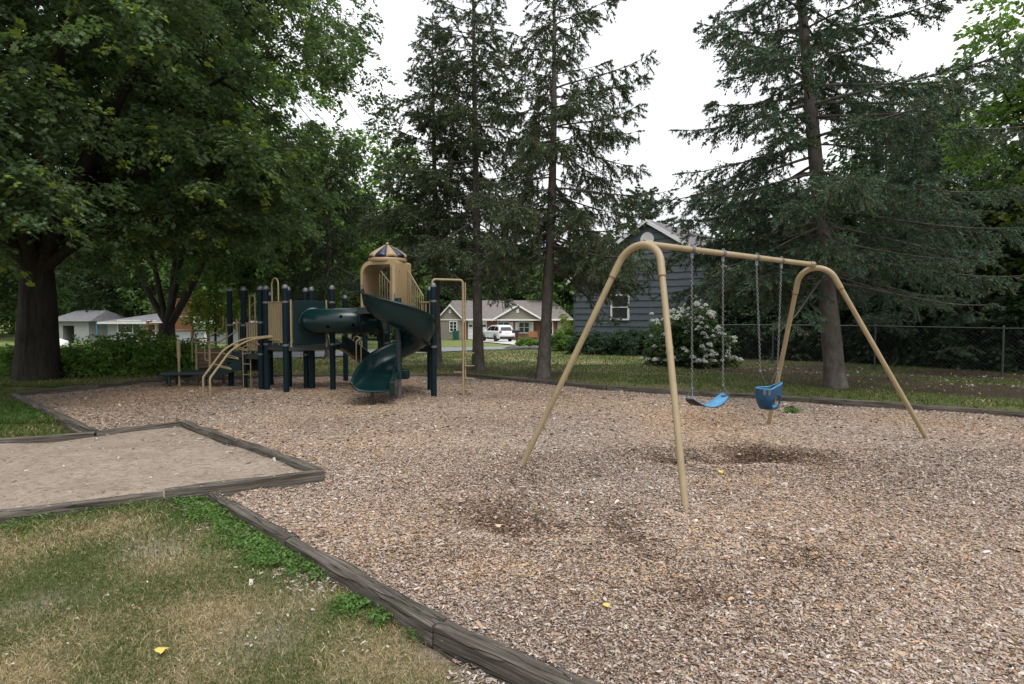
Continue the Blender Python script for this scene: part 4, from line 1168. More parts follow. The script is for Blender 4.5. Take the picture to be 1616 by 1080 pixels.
# exit run, straight towards the viewer, at the left of the pole
last = rings[-1]; dirx = Vector((.06, -1, 0)).normalized(); side = Vector((-1, -.06, 0)).normalized()
zb = 1.80 - 1.36
for j in range(1, 11):
    t = j / 10; rg = []
    for (r, dz), v in zip(prof, last):
        f = .78 - .50 * t
        widen = (r - .4) * .10 * t
        z = zb - .20 * t + .03 * t * t + dz * (.75 - .35 * sstep(.5, 1, t))
        q = Vector((cp.x, cp.y, 0)) + side * (r + widen + .0 * t) + dirx * .92 * t; rg.append(Vector((q.x, q.y, z)))
    rings.append(rg)
sp = MB().loft(rings, False, True).build('spiral_slide', 'green_plastic', ps, solid=.022)
# joints of the moulded sections
for i in (18, 36, 54):
    rg = rings[i]; MB().tube([v + Z3 * -.006 + (v - cp).normalized() * .004 for v in rg[3:]], .010, 6).build('section_joint', 'green_plastic', sp)
# side box along the inner wall of the exit and its foot
e0 = cp + dirx * .02; e1_ = cp + dirx * .98 - side * .02
bx = MB(); off = side * .02
bx.prism([e0 - off + Z3 * .36, e1_ - off + Z3 * .20, e1_ - off + Z3 * .47, e0 - off + Z3 * .60], side * .10); bx.build('exit_side', 'green_plastic', sp, bevel=.025)
bx = MB(); bx.box(cp - side * .10 + Vector((0, .10, .50)), (.17, .16, .20)); bx.build('exit_bracket', 'green_plastic', sp, bevel=.03)
ft = cp + side * .40 + dirx * .78; MB().tube([Vector((ft.x, ft.y, -.06)), Vector((ft.x, ft.y, .24))], .030, 10).build('exit_foot', 'dark_rubber', sp)
lip = rings[-1]; MB().tube(lip, .017, 8).build('exit_lip', 'green_plastic', sp)
MB().tube([rings[0][-2] + Z3 * .02, rings[0][-2] + Z3 * .08], .02, 8).build('bolt', 'grey_metal', sp)

# ---- step ladder pole at the right
lp = G(731, 622.8); tb = lp.copy(); top = 2.42
pth = fillet([lp - Z3 * .1, lp + Z3 * top, Vector((P13.x - .02, P13.y + .0, top + .0)), Vector((P13.x - .02, P13.y, top - .16))], .07, 6)
pole = MB().tube(pth, .0235, 12).build('climbing_pole', 'tan_paint', ps)
MB().tube([lp + Vector((.045, .05, -.05)), lp + Vector((.045, .05, top - .05))], .0165, 10).build('second_pole', 'tan_paint', pole)
for i, z in enumerate((1.02, .88, .745, .61, .475, .34, .20, .10)):
    s = -1 if i % 2 == 0 else 1
    MB().box(lp + Vector((s * .115 + .02, .02, z)), (.20, .06, .016)).build('peg_step', 'tan_paint', pole, bevel=.004)

# ============================================================ HOUSES AND STREET
def gzf(x, y): return float(gz(x, y))
class Frame:
    def __init__(s, o, yaw): s.o = Vector(o); s.X = Vector((math.cos(yaw), math.sin(yaw), 0)); s.Y = Vector((-math.sin(yaw), math.cos(yaw), 0))
    def p(s, x, y, z): return s.o + s.X * x + s.Y * y + Z3 * z
    def box(s, mb, x0, x1, y0, y1, z0, z1):
        return mb.box(s.p((x0 + x1) / 2, (y0 + y1) / 2, (z0 + z1) / 2), (x1 - x0, y1 - y0, z1 - z0), (s.X, s.Y, Z3))
def window(fr, parent, x0, x1, z0, z1, y=0, nx=2, nz_=2, fw=.07, label=None):
    m = MB()
    for a, b, c, d in ((x0 - fw, x0, z0 - fw, z1 + fw), (x1, x1 + fw, z0 - fw, z1 + fw), (x0, x1, z1, z1 + fw), (x0, x1, z0 - fw, z0)): fr.box(m, a, b, y - .10, y + .02, c, d)
    for i in range(1, nx): xx = x0 + (x1 - x0) * i / nx; fr.box(m, xx - .03, xx + .03, y - .085, y + .0, z0, z1)
    for i in range(1, nz_): zz = z0 + (z1 - z0) * i / nz_; fr.box(m, x0, x1, y - .08, y + .0, zz - .02, zz + .02)
    w = m.build('window', 'white_trim', parent, label=label)
    m = MB(); fr.box(m, x0, x1, y - .045, y - .035, z0, z1); m.build('pane', 'dark_glass', w); return w
def siding(mb, fr, x0, x1, z0, z1, e, top=None, lap=.022, y=0):
    z = z0
    while z < z1 - 1e-3:
        zt = min(z + e, z1)
        a0, a1, b0, b1 = x0, x1, x0, x1
        if top: (a0, a1), (b0, b1) = top(z), top(zt)
        if a1 - a0 > .05:
            P = [fr.p(a0, y - lap, z), fr.p(a1, y - lap, z), fr.p(b1, y - .004, zt), fr.p(b0, y - .004, zt)]
            Q = [fr.p(a0, y + .05, z), fr.p(a1, y + .05, z), fr.p(b1, y + .05, zt), fr.p(b0, y + .05, zt)]
            mb.add(P + Q, [(0, 1, 2, 3), (1, 0, 4, 5), (7, 6, 5, 4), (3, 2, 6, 7), (0, 3, 7, 4), (2, 1, 5, 6)])
        z = zt
    return mb
# ---- blue house at the right
yaw = -math.atan2(.64, .77); BH = Frame((6.73, 30, 0), yaw); hw, kk, pk = 4.3, .62, 6.32; ez = pk - kk * hw
bh = thing('blue_house', (6.73, 30, gzf(6.73, 30)), 'dark blue gray gabled house with wide lap siding behind the spruces', 'house')
wl = siding(MB(), BH, -hw, hw, -.5, pk, .33, lap=.045, top=lambda z: (-hw, hw) if z <= ez else (-(pk - z) / kk, (pk - z) / kk))
wl.build('siding', 'blue_siding', bh)
m = MB()
for s in (-1, 1): BH.box(m, s * hw - .07, s * hw + .07, -.035, .1, -.5, ez - .02)
m.build('corner_board', 'blue_siding', bh)
m = MB()  # side walls, set back from the gable
for s in (-1, 1):
    BH.box(m, s * (hw - .1) - .05, s * (hw - .1) + .05, .06, 9.5, -.5, ez)
BH.box(m, -hw, hw, 9.4, 9.5, -.5, ez); m.build('side_wall', 'blue_siding', bh)
m = MB(); th_ = .12; ov = .28
for s in (-1, 1):
    a = BH.p(0, -ov, pk + .12); b = BH.p(s * (hw + .35), -ov, ez - .35 * kk + .12); q = [a, b, b - Z3 * th_, a - Z3 * th_]
    m.prism(q if s > 0 else q[::-1], BH.Y * (9.6 + 2 * ov))
rf = m.build('roof', 'purple_shingle', bh)
m = MB()
for s in (-1, 1):
    a = BH.p(0, -ov - .03, pk + .14); b = BH.p(s * (hw + .38), -ov - .03, ez - .38 * kk + .14); q = [a, b, b - Z3 * .20, a - Z3 * .20]
    m.prism(q if s > 0 else q[::-1], BH.Y * .026)
m.build('rake_board', 'white_trim', rf)
m = MB(); vc = BH.p(0.0, -.05, pk - .86)
m.lathe(vc, [(.24, 0), (.36, 0), (.36, .05), (.24, .05)], 28, False, axis=-BH.Y)
vt = m.build('gable_vent', 'white_trim', bh)
m = MB()
for i in range(7): z = -.21 + .07 * i; w_ = math.sqrt(max(.01, .24 ** 2 - z * z)); BH.box(m, -w_, w_, -.075, -.045, pk - .86 + z - .014, pk - .86 + z + .014)
m.build('louvre', 'white_trim', vt)
m = MB(); m.lathe(BH.p(0, -.03, pk - .86), [(.0001, 0), (.24, 0)], 24, False, axis=-BH.Y); m.build('vent_back', 'dark_rubber', vt)
window(BH, bh, -1.95, -1.05, 1.55, 2.72, -.02, 1, 2, .08)

# ---- brick house across the road
bz_ = gzf(-3, 70) + .02
def X70(px): return (px - 808) / F_PX * 70
kh = thing('brick_house', (2, 70, bz_), 'low brick and tan ranch house with white garage door across the road', 'house')
KF = Frame((0, 70, bz_), 0); EV = 2.35
# tan left wing with gable
xl, xm = X70(689.5), X70(731)
wm = siding(MB(), KF, xl, xm, 0, EV, .16); wm.build('siding', 'tan_siding', kh)
gk = (EV + 1.65); cxl = (xl + xm) / 2; hwl = (xm - xl) / 2
siding(MB(), KF, xl, xm, EV + .02, gk, .16, lambda z: (cxl - hwl * (gk - z) / (gk - EV), cxl + hwl * (gk - z) / (gk - EV))).build('gable', 'tan_siding', kh)
m = MB(); KF.box(m, cxl - .12, cxl + .12, -.06, .0, EV + .7, EV + 1.15); m.build('gable_vent', 'white_trim', kh)
window(KF, kh, X70(710.5), X70(720.5), .95, 2.05, -.02, 2, 3, .09)
# brick front with openings set proud
xb0, xb1 = X70(731), X70(880)
m = MB(); KF.box(m, xb0, xb1, .6, .9, 0, EV); m.build('brick_wall', 'red_brick', kh)
g0, g1_ = X70(738), X70(768)
m = MB(); KF.box(m, g0, g1_, .54, .62, .02, 2.15); gd = m.build('garage_door', 'white_trim', kh)
m = MB()
for i in range(4): KF.box(m, g0 + .12 + i * .53, g0 + .52 + i * .53, .52, .535, 1.45, 1.68)
m.build('door_light', 'dark_glass', gd)
m = MB()
for i in range(4): KF.box(m, g0, g1_, .525, .537, .40 + i * .45, .415 + i * .45)
m.build('panel_groove', 'grey_shingle', gd)
window(KF, kh, X70(786), X70(803), .95, 1.98, .56, 2, 2, .09)
window(KF, kh, X70(819.5), X70(835), .80, 1.98, .56, 2, 2, .10)
for a, b in ((804.5, 810), (813, 818), (837, 842)):
    m = MB(); KF.box(m, X70(a), X70(b), .53, .59, .74, 2.02); m.build('shutter', 'white_trim', kh)
m = MB(); KF.box(m, X70(846), X70(852), .5, .58, .0, 2.05); m.build('front_door', 'brown_trim', kh)
m = MB(); KF.box(m, X70(853), X70(856), -.6, -.42, 0, EV); m.build('porch_post', 'brown_trim', kh)
m = MB(); KF.box(m, X70(880), X70(898), .3, .6, 0, EV); m.build('side_wing', 'tan_siding', kh)
window(KF, kh, X70(864), X70(872), .6, 2.0, .56, 1, 2, .10)
# main roof
m = MB(); rr0, rr1 = xl - .2, X70(900); ry = 6.0; rp_ = EV + 2.35
m.add([KF.p(xm - .3, .0, EV), KF.p(rr1 + .4, .0, EV), KF.p(rr1 - 1.6, ry, rp_), KF.p(xl + 1.2, ry, rp_), KF.p(xm - .3, 12, EV), KF.p(rr1 + .4, 12, EV), KF.p(xl - .3, 12, EV), KF.p(xl - .3, 2, EV)],
      [(0, 1, 2, 3), (1, 5, 2), (5, 6, 3, 2), (6, 7, 3), (7, 0, 3)])
mr = m.build('roof', 'brown_shingle', kh)
m = MB(); KF.box(m, xm - .3, rr1 + .4, -.06, .04, EV - .16, EV + .04); m.build('fascia', 'white_trim', mr)
def gable_roof(cx, hw_, zb, zt, y0, y1, ov=.3):
    m = MB(); k = (zt - zb) / hw_
    for s in (-1, 1):
        a = KF.p(cx, y0, zt + .08); b = KF.p(cx + s * (hw_ + ov), y0, zb - ov * k + .08); q = [a, b, b - Z3 * .1, a - Z3 * .1]
        m.prism(q if s > 0 else q[::-1], KF.Y * (y1 - y0))
    r = m.build('roof', 'brown_shingle', kh); m = MB()
    for s in (-1, 1):
        a = KF.p(cx, y0 - .04, zt + .10); b = KF.p(cx + s * (hw_ + ov + .03), y0 - .04, zb - (ov + .03) * k + .10); q = [a, b, b - Z3 * .22, a - Z3 * .22]
        m.prism(q if s > 0 else q[::-1], KF.Y * .035)
    m.build('rake_board', 'white_trim', r)
    return r
gable_roof(cxl, hwl, EV, gk, -.35, 5)
c2, h2 = X70(817), (X70(855) - X70(779)) / 2; zt2 = EV + 1.62
siding(MB(), KF, c2 - h2, c2 + h2, EV + .02, zt2, .16, lambda z: (c2 - h2 * (zt2 - z) / (zt2 - EV), c2 + h2 * (zt2 - z) / (zt2 - EV)), y=-.5).build('gable', 'tan_siding', kh)
gable_roof(c2, h2, EV, zt2, -.8, 5, .15)
m = MB(); KF.box(m, c2 - .14, c2 + .14, -.58, -.5, EV + .75, EV + 1.2); m.build('gable_vent', 'white_trim', kh)
m = MB(); KF.box(m, c2 - h2 - .1, c2 + h2 + .1, -.62, -.5, EV - .16, EV + .0); m.build('fascia', 'white_trim', kh)
m = MB(); KF.box(m, xl - .2, xm + .1, -.12, -.02, EV - .12, EV + .0); m.build('fascia', 'white_trim', kh)

# ---- white houses at the left
def hip_house(name, label, fr, w, dpt, ev, top, wall, roof, wins=(), door=None, label_cat='house', ov=.5, hip=None):
    t = thing(name, fr.o, label, label_cat)
    m = MB(); fr.box(m, 0, w, 0, dpt, 0, ev); m.build('wall', wall, t)
    hp_ = hip if hip is not None else dpt / 2
    m = MB(); m.add([fr.p(-ov, -ov, ev), fr.p(w + ov, -ov, ev), fr.p(w + ov, dpt + ov, ev), fr.p(-ov, dpt + ov, ev), fr.p(hp_, dpt / 2, top), fr.p(w - hp_, dpt / 2, top)],
                    [(0, 1, 5, 4), (1, 2, 5), (2, 3, 4, 5), (3, 0, 4), (3, 2, 1, 0)])
    rf = m.build('roof', roof, t)
    m = MB()
    fr.box(m, -ov - .02, w + ov + .02, -ov - .05, -ov + .02, ev - .17, ev + .02); fr.box(m, w + ov - .02, w + ov + .05, -ov + .02, dpt + ov, ev - .17, ev + .02); fr.box(m, -ov - .05, -ov + .02, -ov + .02, dpt + ov, ev - .17, ev + .02)
    m.build('gutter', 'white_trim', rf)
    for x0, x1, z0, z1, nx in wins: window(fr, t, x0, x1, z0, z1, -.02, nx, 1, .09)
    return t
def XD(px, d): return (px - 808) / F_PX * d
dW = 52; zW = gzf(-30, dW)
hf = Frame((XD(170, dW), dW, zW), 0)
wh = hip_house('white_house', 'white single storey house with gray hip roof behind the hedge', hf, XD(328, dW) - XD(170, dW), 9, 1.15 - zW + .05, 3.1, 'white_siding', 'grey_shingle',
          [(XD(188, dW) - hf.o.x, XD(222, dW) - hf.o.x, 1.05, 2.02, 3), (XD(236, dW) - hf.o.x, XD(246, dW) - hf.o.x, .7, 2.0, 1)])
m = MB(); xx = XD(324, dW) - hf.o.x; hf.box(m, xx, xx + .16, -.2, -.05, 0, 1.9); m.build('downpipe', 'white_trim', wh)
m = MB(); hf.box(m, XD(158, dW) - hf.o.x, XD(159.3, dW) - hf.o.x, -.5, -.4, 0.6, 1.9); m.build('blue_banner', 'blue_plastic', wh)
dG = 56; zG = gzf(-40, dG); gf = Frame((XD(82, dG), dG, zG), 0); wG = XD(140, dG) - XD(82, dG)
wg = thing('white_garage', gf.o, 'white garage with dark open door behind the hedge at the left', 'garage')
m = MB(); gf.box(m, 0, XD(99, dG) - gf.o.x, 0, 6, 0, 2.05); gf.box(m, XD(117, dG) - gf.o.x, wG, 0, 6, 0, 2.05); gf.box(m, XD(99, dG) - gf.o.x, XD(117, dG) - gf.o.x, 0.004, .3, 1.65, 2.046); gf.box(m, XD(99, dG) - gf.o.x, XD(117, dG) - gf.o.x, 5.7, 5.99, 0, 2.04); m.build('wall', 'white_wall', wg)
m = MB(); m.add([gf.p(-.4, -.4, 2.05), gf.p(wG + .4, -.4, 2.05), gf.p(wG + .4, 6.4, 2.05), gf.p(-.4, 6.4, 2.05), gf.p(.3, 3, 3.1), gf.p(wG - .3, 3, 3.1)], [(0, 1, 5, 4), (1, 2, 5), (2, 3, 4, 5), (3, 0, 4), (3, 2, 1, 0)]); m.build('roof', 'grey_shingle', wg)
# far house seen between the navy posts
d3 = 66; hf3 = Frame((XD(372, d3), d3, gzf(-28, d3)), 0)
hip_house('gray_roofed_house', 'white house with gray roof seen between the navy posts', hf3, XD(425, d3) - XD(372, d3), 8, 2.5, 4.9, 'white_siding', 'grey_shingle', [(1.3, 2.6, .7, 2.0, 2)])
# house glimpsed behind the thicket at the right
d4 = 42; hf4 = Frame((XD(1470, d4), d4, gzf(30, d4)), R(-25))
hip_house('pale_house', 'pale house glimpsed through the dark trees behind the fence', hf4, 13, 8, 2.9, 5.2, 'white_wall', 'grey_shingle', [(2, 3.5, 1, 2.2, 2), (6, 8, 1, 2.2, 2)])

# ---- wooden playset
pf = Frame((XD(268, 36), 36, gzf(-20, 36)), R(-8)); py_ = thing('wooden_playset', pf.o, 'orange cedar playset tower behind the forked tree', 'playset')
for x in (-1.45, 1.45):
    for y in (0, 1.5):
        m = MB(); pf.box(m, x - .06, x + .06, y - .06, y + .06, -.1, 3.0 if x > 0 else 1.75); m.build('post', 'cedar', py_)
m = MB(); pf.box(m, .2, 1.52, -.1, -.07, 1.25, 2.0); m.build('side_panel', 'cedar', py_)
m = MB(); pf.box(m, .2, 1.55, -.12, 1.6, 2.05, 3.0); m.build('cabin', 'cedar', py_)
m = MB(); pf.box(m, .1, 1.65, -.2, 1.7, 3.0, 3.1); m.build('roof', 'cedar', py_)
m = MB(); pf.box(m, -1.5, 1.5, -.05, 1.55, 1.12, 1.2); m.build('deck', 'cedar', py_)
m = MB(); m.bar(pf.p(-1.45, -.1, 1.6), pf.p(.2, -.1, 1.6), .05, .1); m.bar(pf.p(-1.45, -.1, 1.15), pf.p(-2.2, -.1, 0), .06, .06); m.bar(pf.p(-1.45, .5, 1.15), pf.p(-2.2, .5, 0), .06, .06)
for i in range(5): m.bar(pf.p(-2.2 + .15 * i, -.1, .05 + .22 * i), pf.p(-2.2 + .15 * i, .5, .05 + .22 * i), .05, .05)
m.build('ladder', 'cedar', py_)

# ---- white SUV in the driveway
def suv(name, label, pos, yaw, body='car_white', scale=1.0):
    t = thing(name, pos, label, 'car'); Fr = Frame(pos, yaw)   # X: forward
    def P(x, y, z): return Fr.p(x * scale, y * scale, z * scale)
    prof = [(-2.28, .42), (-2.32, .75), (-2.26, 1.0), (-2.12, 1.06), (.95, 1.02), (1.75, .92), (2.18, .78), (2.30, .55), (2.22, .36), (-2.1, .34)]
    rings = []
    for y, s in ((-.90, .94), (-.86, 1.0), (0, 1.02), (.86, 1.0), (.90, .94)):
        rings.append([P(x * (s if abs(x) > 1.9 else 1), y, .66 + (z - .66) * (.90 if abs(y) > .88 else 1)) for x, z in prof])
    MB().loft(rings, True, True, True).build('body', body, t)
    cab = [(-2.16, 1.03), (-1.98, 1.42), (-1.75, 1.62), (-.9, 1.68), (-.1, 1.65), (.35, 1.50), (.98, 1.03)]
    def cabr(grow, m_, name, keep=None):
        rings = []
        for y in (-1, -.96, 0, .96, 1):
            rings.append([P(x + grow * (1 if x > 0 else -1) * (z > 1.1), y * (.82 - .17 * max(0, (z - 1.03) / .62)) * (1 + grow), z + (grow if z > 1.4 else 0)) for x, z in cab])
        MB().loft(rings, True, True, True).build(name, m_, t)
    cabr(0, body, 'cabin')
    for s in (-1, 1):
        for a in ([(-1.85, 1.12), (-1.72, 1.46), (-1.15, 1.54), (-1.08, 1.12)], [(-1.0, 1.12), (-1.06, 1.54), (-.25, 1.55), (-.2, 1.12)], [(-.12, 1.12), (-.17, 1.54), (.22, 1.44), (.72, 1.12)]):
            m = MB(); q = [P(x, s * (.845 - .17 * (z - 1.03) / .62 ), z) for x, z in a]
            m.prism(q if s > 0 else q[::-1], Fr.Y * (-s * .02)); m.build('side_window', 'dark_glass', t)
    m = MB(); m.prism([P(-2.145, -.62, 1.14), P(-2.145, .62, 1.14), P(-1.97, .56, 1.48), P(-1.97, -.56, 1.48)], Fr.X * .02 - Z3 * .0); q = m.build('rear_window', 'dark_glass', t); q.location += -Fr.X * .03
    for x in (-1.38, 1.36):
        for s in (-1, 1):
            c = P(x, s * .80, .35)
            w = MB().lathe(c - Fr.Y * .11, [(.21, 0), (.31, 0), (.35, .03), (.35, .19), (.31, .22), (.21, .22)], 24, axis=Fr.Y).build('wheel', 'tyre', t)
            MB().lathe(c - Fr.Y * .10, [(.001, .02), (.08, .02), (.21, .0), (.215, .2), (.08, .18), (.001, .18)], 18, axis=Fr.Y).build('rim', 'alloy', w)
            m = MB(); arc = [P(x + math.cos(a) * .43, s * .895, .36 + math.sin(a) * .42) for a in np.linspace(0, math.pi, 12)]
            m.tube(arc, .035, 6); m.build('wheel_arch', 'black_plastic', t)
    for s in (-1, 1):
        MB().box(P(-2.27, s * .74, .98), (.14, .26, .16), (Fr.X, Fr.Y, Z3)).build('tail_light', 'red_lamp', t, bevel=.02)
        MB().box(P(.72, s * .95, 1.10), (.12, .16, .12), (Fr.X, Fr.Y, Z3)).build('mirror', body, t, bevel=.03)
    MB().box(P(-2.30, 0, .43), (.16, 1.62, .22), (Fr.X, Fr.Y, Z3)).build('rear_bumper', 'black_plastic', t, bevel=.04)
    for s in (-1, 1): MB().box(P(0, s * .895, .36), (2.0, .05, .12), (Fr.X, Fr.Y, Z3)).build('sill', 'black_plastic', t, bevel=.02)
    MB().box(P(-2.335, 0, .80), (.02, .40, .13), (Fr.X, Fr.Y, Z3)).build('licence_plate', 'grey_metal', t)
    return t
cx_, cy_ = XD(784, 62), 62
suv('white_suv', 'white sport utility car parked in the driveway of the brick house', Vector((cx_, cy_, gzf(cx_, cy_) + .08)), math.atan2(.88, -.47))
hq = Vector((XD(87, 35), 35, gzf(XD(87, 35), 35))); m = MB(); rg = []
for x_, h_, w_ in ((-.55, .3, .35), (-.5, .5, .42), (-.2, .66, .48), (.2, .68, .48), (.6, .55, .45), (.68, .3, .38)):
    rg.append([hq + Vector((x_, w_ * math.cos(a_), .05 + h_ * max(0, math.sin(a_)) ** .6 * (1 if math.sin(a_) > 0 else 0))) for a_ in np.linspace(-.3, math.pi + .3, 9)])
m.loft(rg, True, True, True); props(m.build('covered_heap', 'white_trim', loc=hq), 'low white covered heap just right of the big maple trunk behind the hedge', 'cover')

# ---- bin, mailbox, bench chair, rocks
bq = Vector((XD(719.5, 68.5), 68.4, gzf(-6, 68.4) + .02)); bn = thing('wheeled_bin', bq, 'dark green wheeled bin beside the tan garage wall', 'bin')
MB().box(bq + Z3 * .5, (.62, .65, .9), None, 1.15).build('body', 'bin_green', bn, bevel=.04); MB().box(bq + Z3 * 1.0, (.78, .80, .08)).build('lid', 'bin_green', bn, bevel=.03)
for s in (-1, 1): MB().lathe(bq + Vector((s * .33, .3, .12)), [(.001, -.03), (.12, -.03), (.12, .03), (.001, .03)], 14, axis=(1, 0, 0)).build('wheel', 'tyre', bn)
mq = Vector((XD(816, 44.5), 44.5, gzf(.4, 44.5))); mbx = thing('mailbox', mq, 'black mailbox on a post at the end of the driveway', 'mailbox')
MB().box(mq + Z3 * .5, (.10, .10, 1.1)).build('post', 'mailbox_black', mbx)
m = MB(); m.prism([mq + Vector(v) for v in ((-.38, -.11, 1.0), (-.38, .11, 1.0), (-.38, .11, 1.15), (-.38, .06, 1.23), (-.38, -.06, 1.23), (-.38, -.11, 1.15))], (.6, 0, 0)); m.build('box', 'mailbox_black', mbx)
cq = Vector((XD(841, 67), 67, gzf(2, 67))); ch = thing('garden_chair', cq, 'orange wooden garden chair in front of the brick wall', 'chair')
for x in (-.45, .45):
    for y in (-.25, .25): MB().box(cq + Vector((x, y, .25)), (.07, .07, .5)).build('leg', 'cedar', ch)
MB().box(cq + Z3 * .45, (1.0, .6, .06)).build('seat', 'cedar', ch); MB().box(cq + Vector((0, .28, .75)), (1.0, .05, .55)).build('backrest', 'cedar', ch)
rr_ = np.random.RandomState(8)
def rock(p, s, label, group):
    m = MB(); n = 9; rg = []
    for j in range(5):
        t = j / 4; r_ = s * (.55 + .5 * math.sin(math.pi * (.25 + .62 * t))) * (.5 if j == 4 else 1)
        rg.append([Vector((p.x + r_ * math.cos(k / n * 6.283) * (1.35 + rr_.uniform(-.2, .2)), p.y + r_ * math.sin(k / n * 6.283), p.z - .05 + s * .95 * t + rr_.uniform(-.05, .05) * s)) for k in range(n)])
    m.loft(rg, True, False, True); o = m.build('rock', 'rock', loc=p); return props(o, label, 'rock', group)
ORD = ('first', 'second', 'third', 'fourth', 'fifth', 'sixth', 'seventh', 'eighth', 'ninth', 'tenth', 'last')
ROCKL = ['%s dark rock from the road in the low stone edging of the flower bed' % o for o in ORD]
for i in range(11):
    px = 801 + i * 5.4; d = 36.6 - i * .10; x_ = XD(px, d); p = Vector((x_, d, gzf(x_, d)))
    rock(p, .20 + .05 * (i % 3), ROCKL[i], 'rocks edging the flower bed')

# ---- chain link fence at the right
fb = G(1380, 582.5, .07); fdir = (G(1585, 593, .07) - fb); sp_ = fdir.length; fdir.normalize(); sp_ = 3.0
fn = thing('chain_link_fence', (fb.x, fb.y, .07), 'dark chain link fence in front of the thicket at the right', 'fence')
Hf = 1.34; ks = [-1.7, -1, 0, 1, 2, 3]; pts = [fb + fdir * sp_ * k for k in ks]
for p in pts:
    z = gzf(p.x, p.y); o = MB().tube([Vector((p.x, p.y, z - .1)), Vector((p.x, p.y, z + Hf))], .026, 10).build('post', 'fence_metal', fn)
    MB().lathe(Vector((p.x, p.y, z + Hf)), [(.03, 0), (.03, .02), (.001, .05)], 10).build('post_cap', 'fence_metal', o)
MB().tube([Vector((p.x, p.y, gzf(p.x, p.y) + Hf - .03)) for p in pts], .019, 8).build('top_rail', 'fence_metal', fn)
m = MB(); a0 = pts[0]; Lf = (pts[-1] - pts[0]).length; st = .11; nn_ = int(Lf / st); hh_ = Hf - .06
for i in range(-int(hh_ / st) - 1, nn_):
    for s in (1, -1):
        x0 = i * st; x1 = x0 + hh_
        z0, z1 = 0, hh_
        if x0 < 0: z0 = -x0; x0 = 0
        if x1 > Lf: z1 -= (x1 - Lf); x1 = Lf
        if z1 <= z0: continue
        if s < 0: z0, z1 = hh_ - z0, hh_ - z1
        p, q = a0 + fdir * x0, a0 + fdir * x1; gz0 = gzf(p.x, p.y) + .04; gz1 = gzf(q.x, q.y) + .04
        m.tube([Vector((p.x, p.y, gz0 + z0)), Vector((q.x, q.y, gz1 + z1))], .0022, 3, False)
m.build('mesh', 'fence_metal', fn)

# ============================================================ TREES
LOBED = np.array([[0, 0, 0], [.22, -.34, .03], [.36, -.16, .0], [.72, -.30, .02], [.70, -.08, 0], [1.0, 0, -.06], [.70, .08, 0], [.72, .30, .02], [.36, .16, 0], [.22, .34, .03]]); LOBED_F = [list(range(10))]
KITE = np.array([[0, 0, 0], [.45, -.33, .06], [1, 0, -.08], [.45, .33, .06]]); KITE_F = [[0, 1, 2, 3]]

def tubes_np(segs, n=5):
    """segs: list of (a, b, ra, rb) -> joined cone pieces, quickly"""
    A = np.array([s[0] for s in segs], float); B = np.array([s[1] for s in segs], float)
    ra = np.array([s[2] for s in segs]); rb = np.array([s[3] for s in segs])
    d = unit(B - A); ref = np.where(np.abs(d[:, 2:3]) < .9, np.array([[0, 0, 1.0]]), np.array([[1.0, 0, 0]]))
    u = unit(np.cross(d, ref)); w = np.cross(d, u); m = len(segs)
    an = np.arange(n) / n * 2 * np.pi
    ring = np.cos(an)[None, :, None] * u[:, None] + np.sin(an)[None, :, None] * w[:, None]
    V = np.concatenate([A[:, None] + ring * ra[:, None, None], B[:, None] + ring * rb[:, None, None]], 1).reshape(-1, 3)
    k = np.arange(n); q = np.stack([k, (k + 1) % n, (k + 1) % n + n, k + n], -1)
    F = (np.arange(m)[:, None, None] * 2 * n + q[None]).reshape(-1, 4); return V, F

def leaf_cloud(rng, C, per, spread, size, palette, template, TF, tipbright=None, droop=.25, layered=.55, out=None):
    """leaves in flattened sprays round the clump centres C; per leaves each"""
    n = len(C) * per; idx = np.repeat(np.arange(len(C)), per)
    ns = 5                                                  # sprays in each clump
    sa = rng.uniform(0, 6.283, (len(C), ns)); se = rng.normal(-.12, .35, (len(C), ns))
    if out is not None:
        base = np.arctan2(out[:, 1], out[:, 0]); sa = base[:, None] + rng.normal(0, 1.1, (len(C), ns))
    sd = np.stack([np.cos(sa) * np.cos(se), np.sin(sa) * np.cos(se), np.sin(se)], -1)
    k = rng.randint(0, ns, n); D = sd[idx, k]
    t = rng.uniform(.05, 1, n) ** .7; sp = spread * (1 if np.isscalar(spread) else 1)
    side = unit(np.cross(D, np.array([0, 0, 1.0])))
    P = C[idx] + D * (t * spread * 1.25)[:, None] + side * (rng.normal(0, .20, n) * spread * (1.1 - .5 * t))[:, None]
    P[:, 2] += rng.normal(0, .11, n) * spread - t ** 2 * droop * spread
    a = rng.normal(0, .9, n); ca, sa_ = np.cos(a)[:, None], np.sin(a)[:, None]
    X = D * ca + side * sa_; X[:, 2] -= np.abs(rng.normal(.30, .3, n)); X = unit(X)
    up = np.array([0, 0, 1.0]) + rng.normal(0, layered, (n, 3)); Y = unit(np.cross(up, X)); Z = np.cross(X, Y)
    pal = np.array(palette); clump_c = rng.randint(0, len(pal), len(C))
    ci = np.where(rng.uniform(0, 1, n) < .55, clump_c[idx], rng.randint(0, len(pal), n))
    c = pal[ci] * rng.uniform(.78, 1.28, (n, 1)) * rng.uniform(.72, 1.35, (len(C), 1))[idx]
    if tipbright is not None:
        tb = (t > .8) & (rng.uniform(0, 1, len(C)) < tipbright[1])[idx] & (k < 3)
        c = np.where(tb[:, None], np.array(tipbright[0]) * rng.uniform(.8, 1.2, (n, 1)), c)
    s = size * rng.uniform(.65, 1.3, n)
    return scatter(template, TF, P, X, Y, Z, s, c)

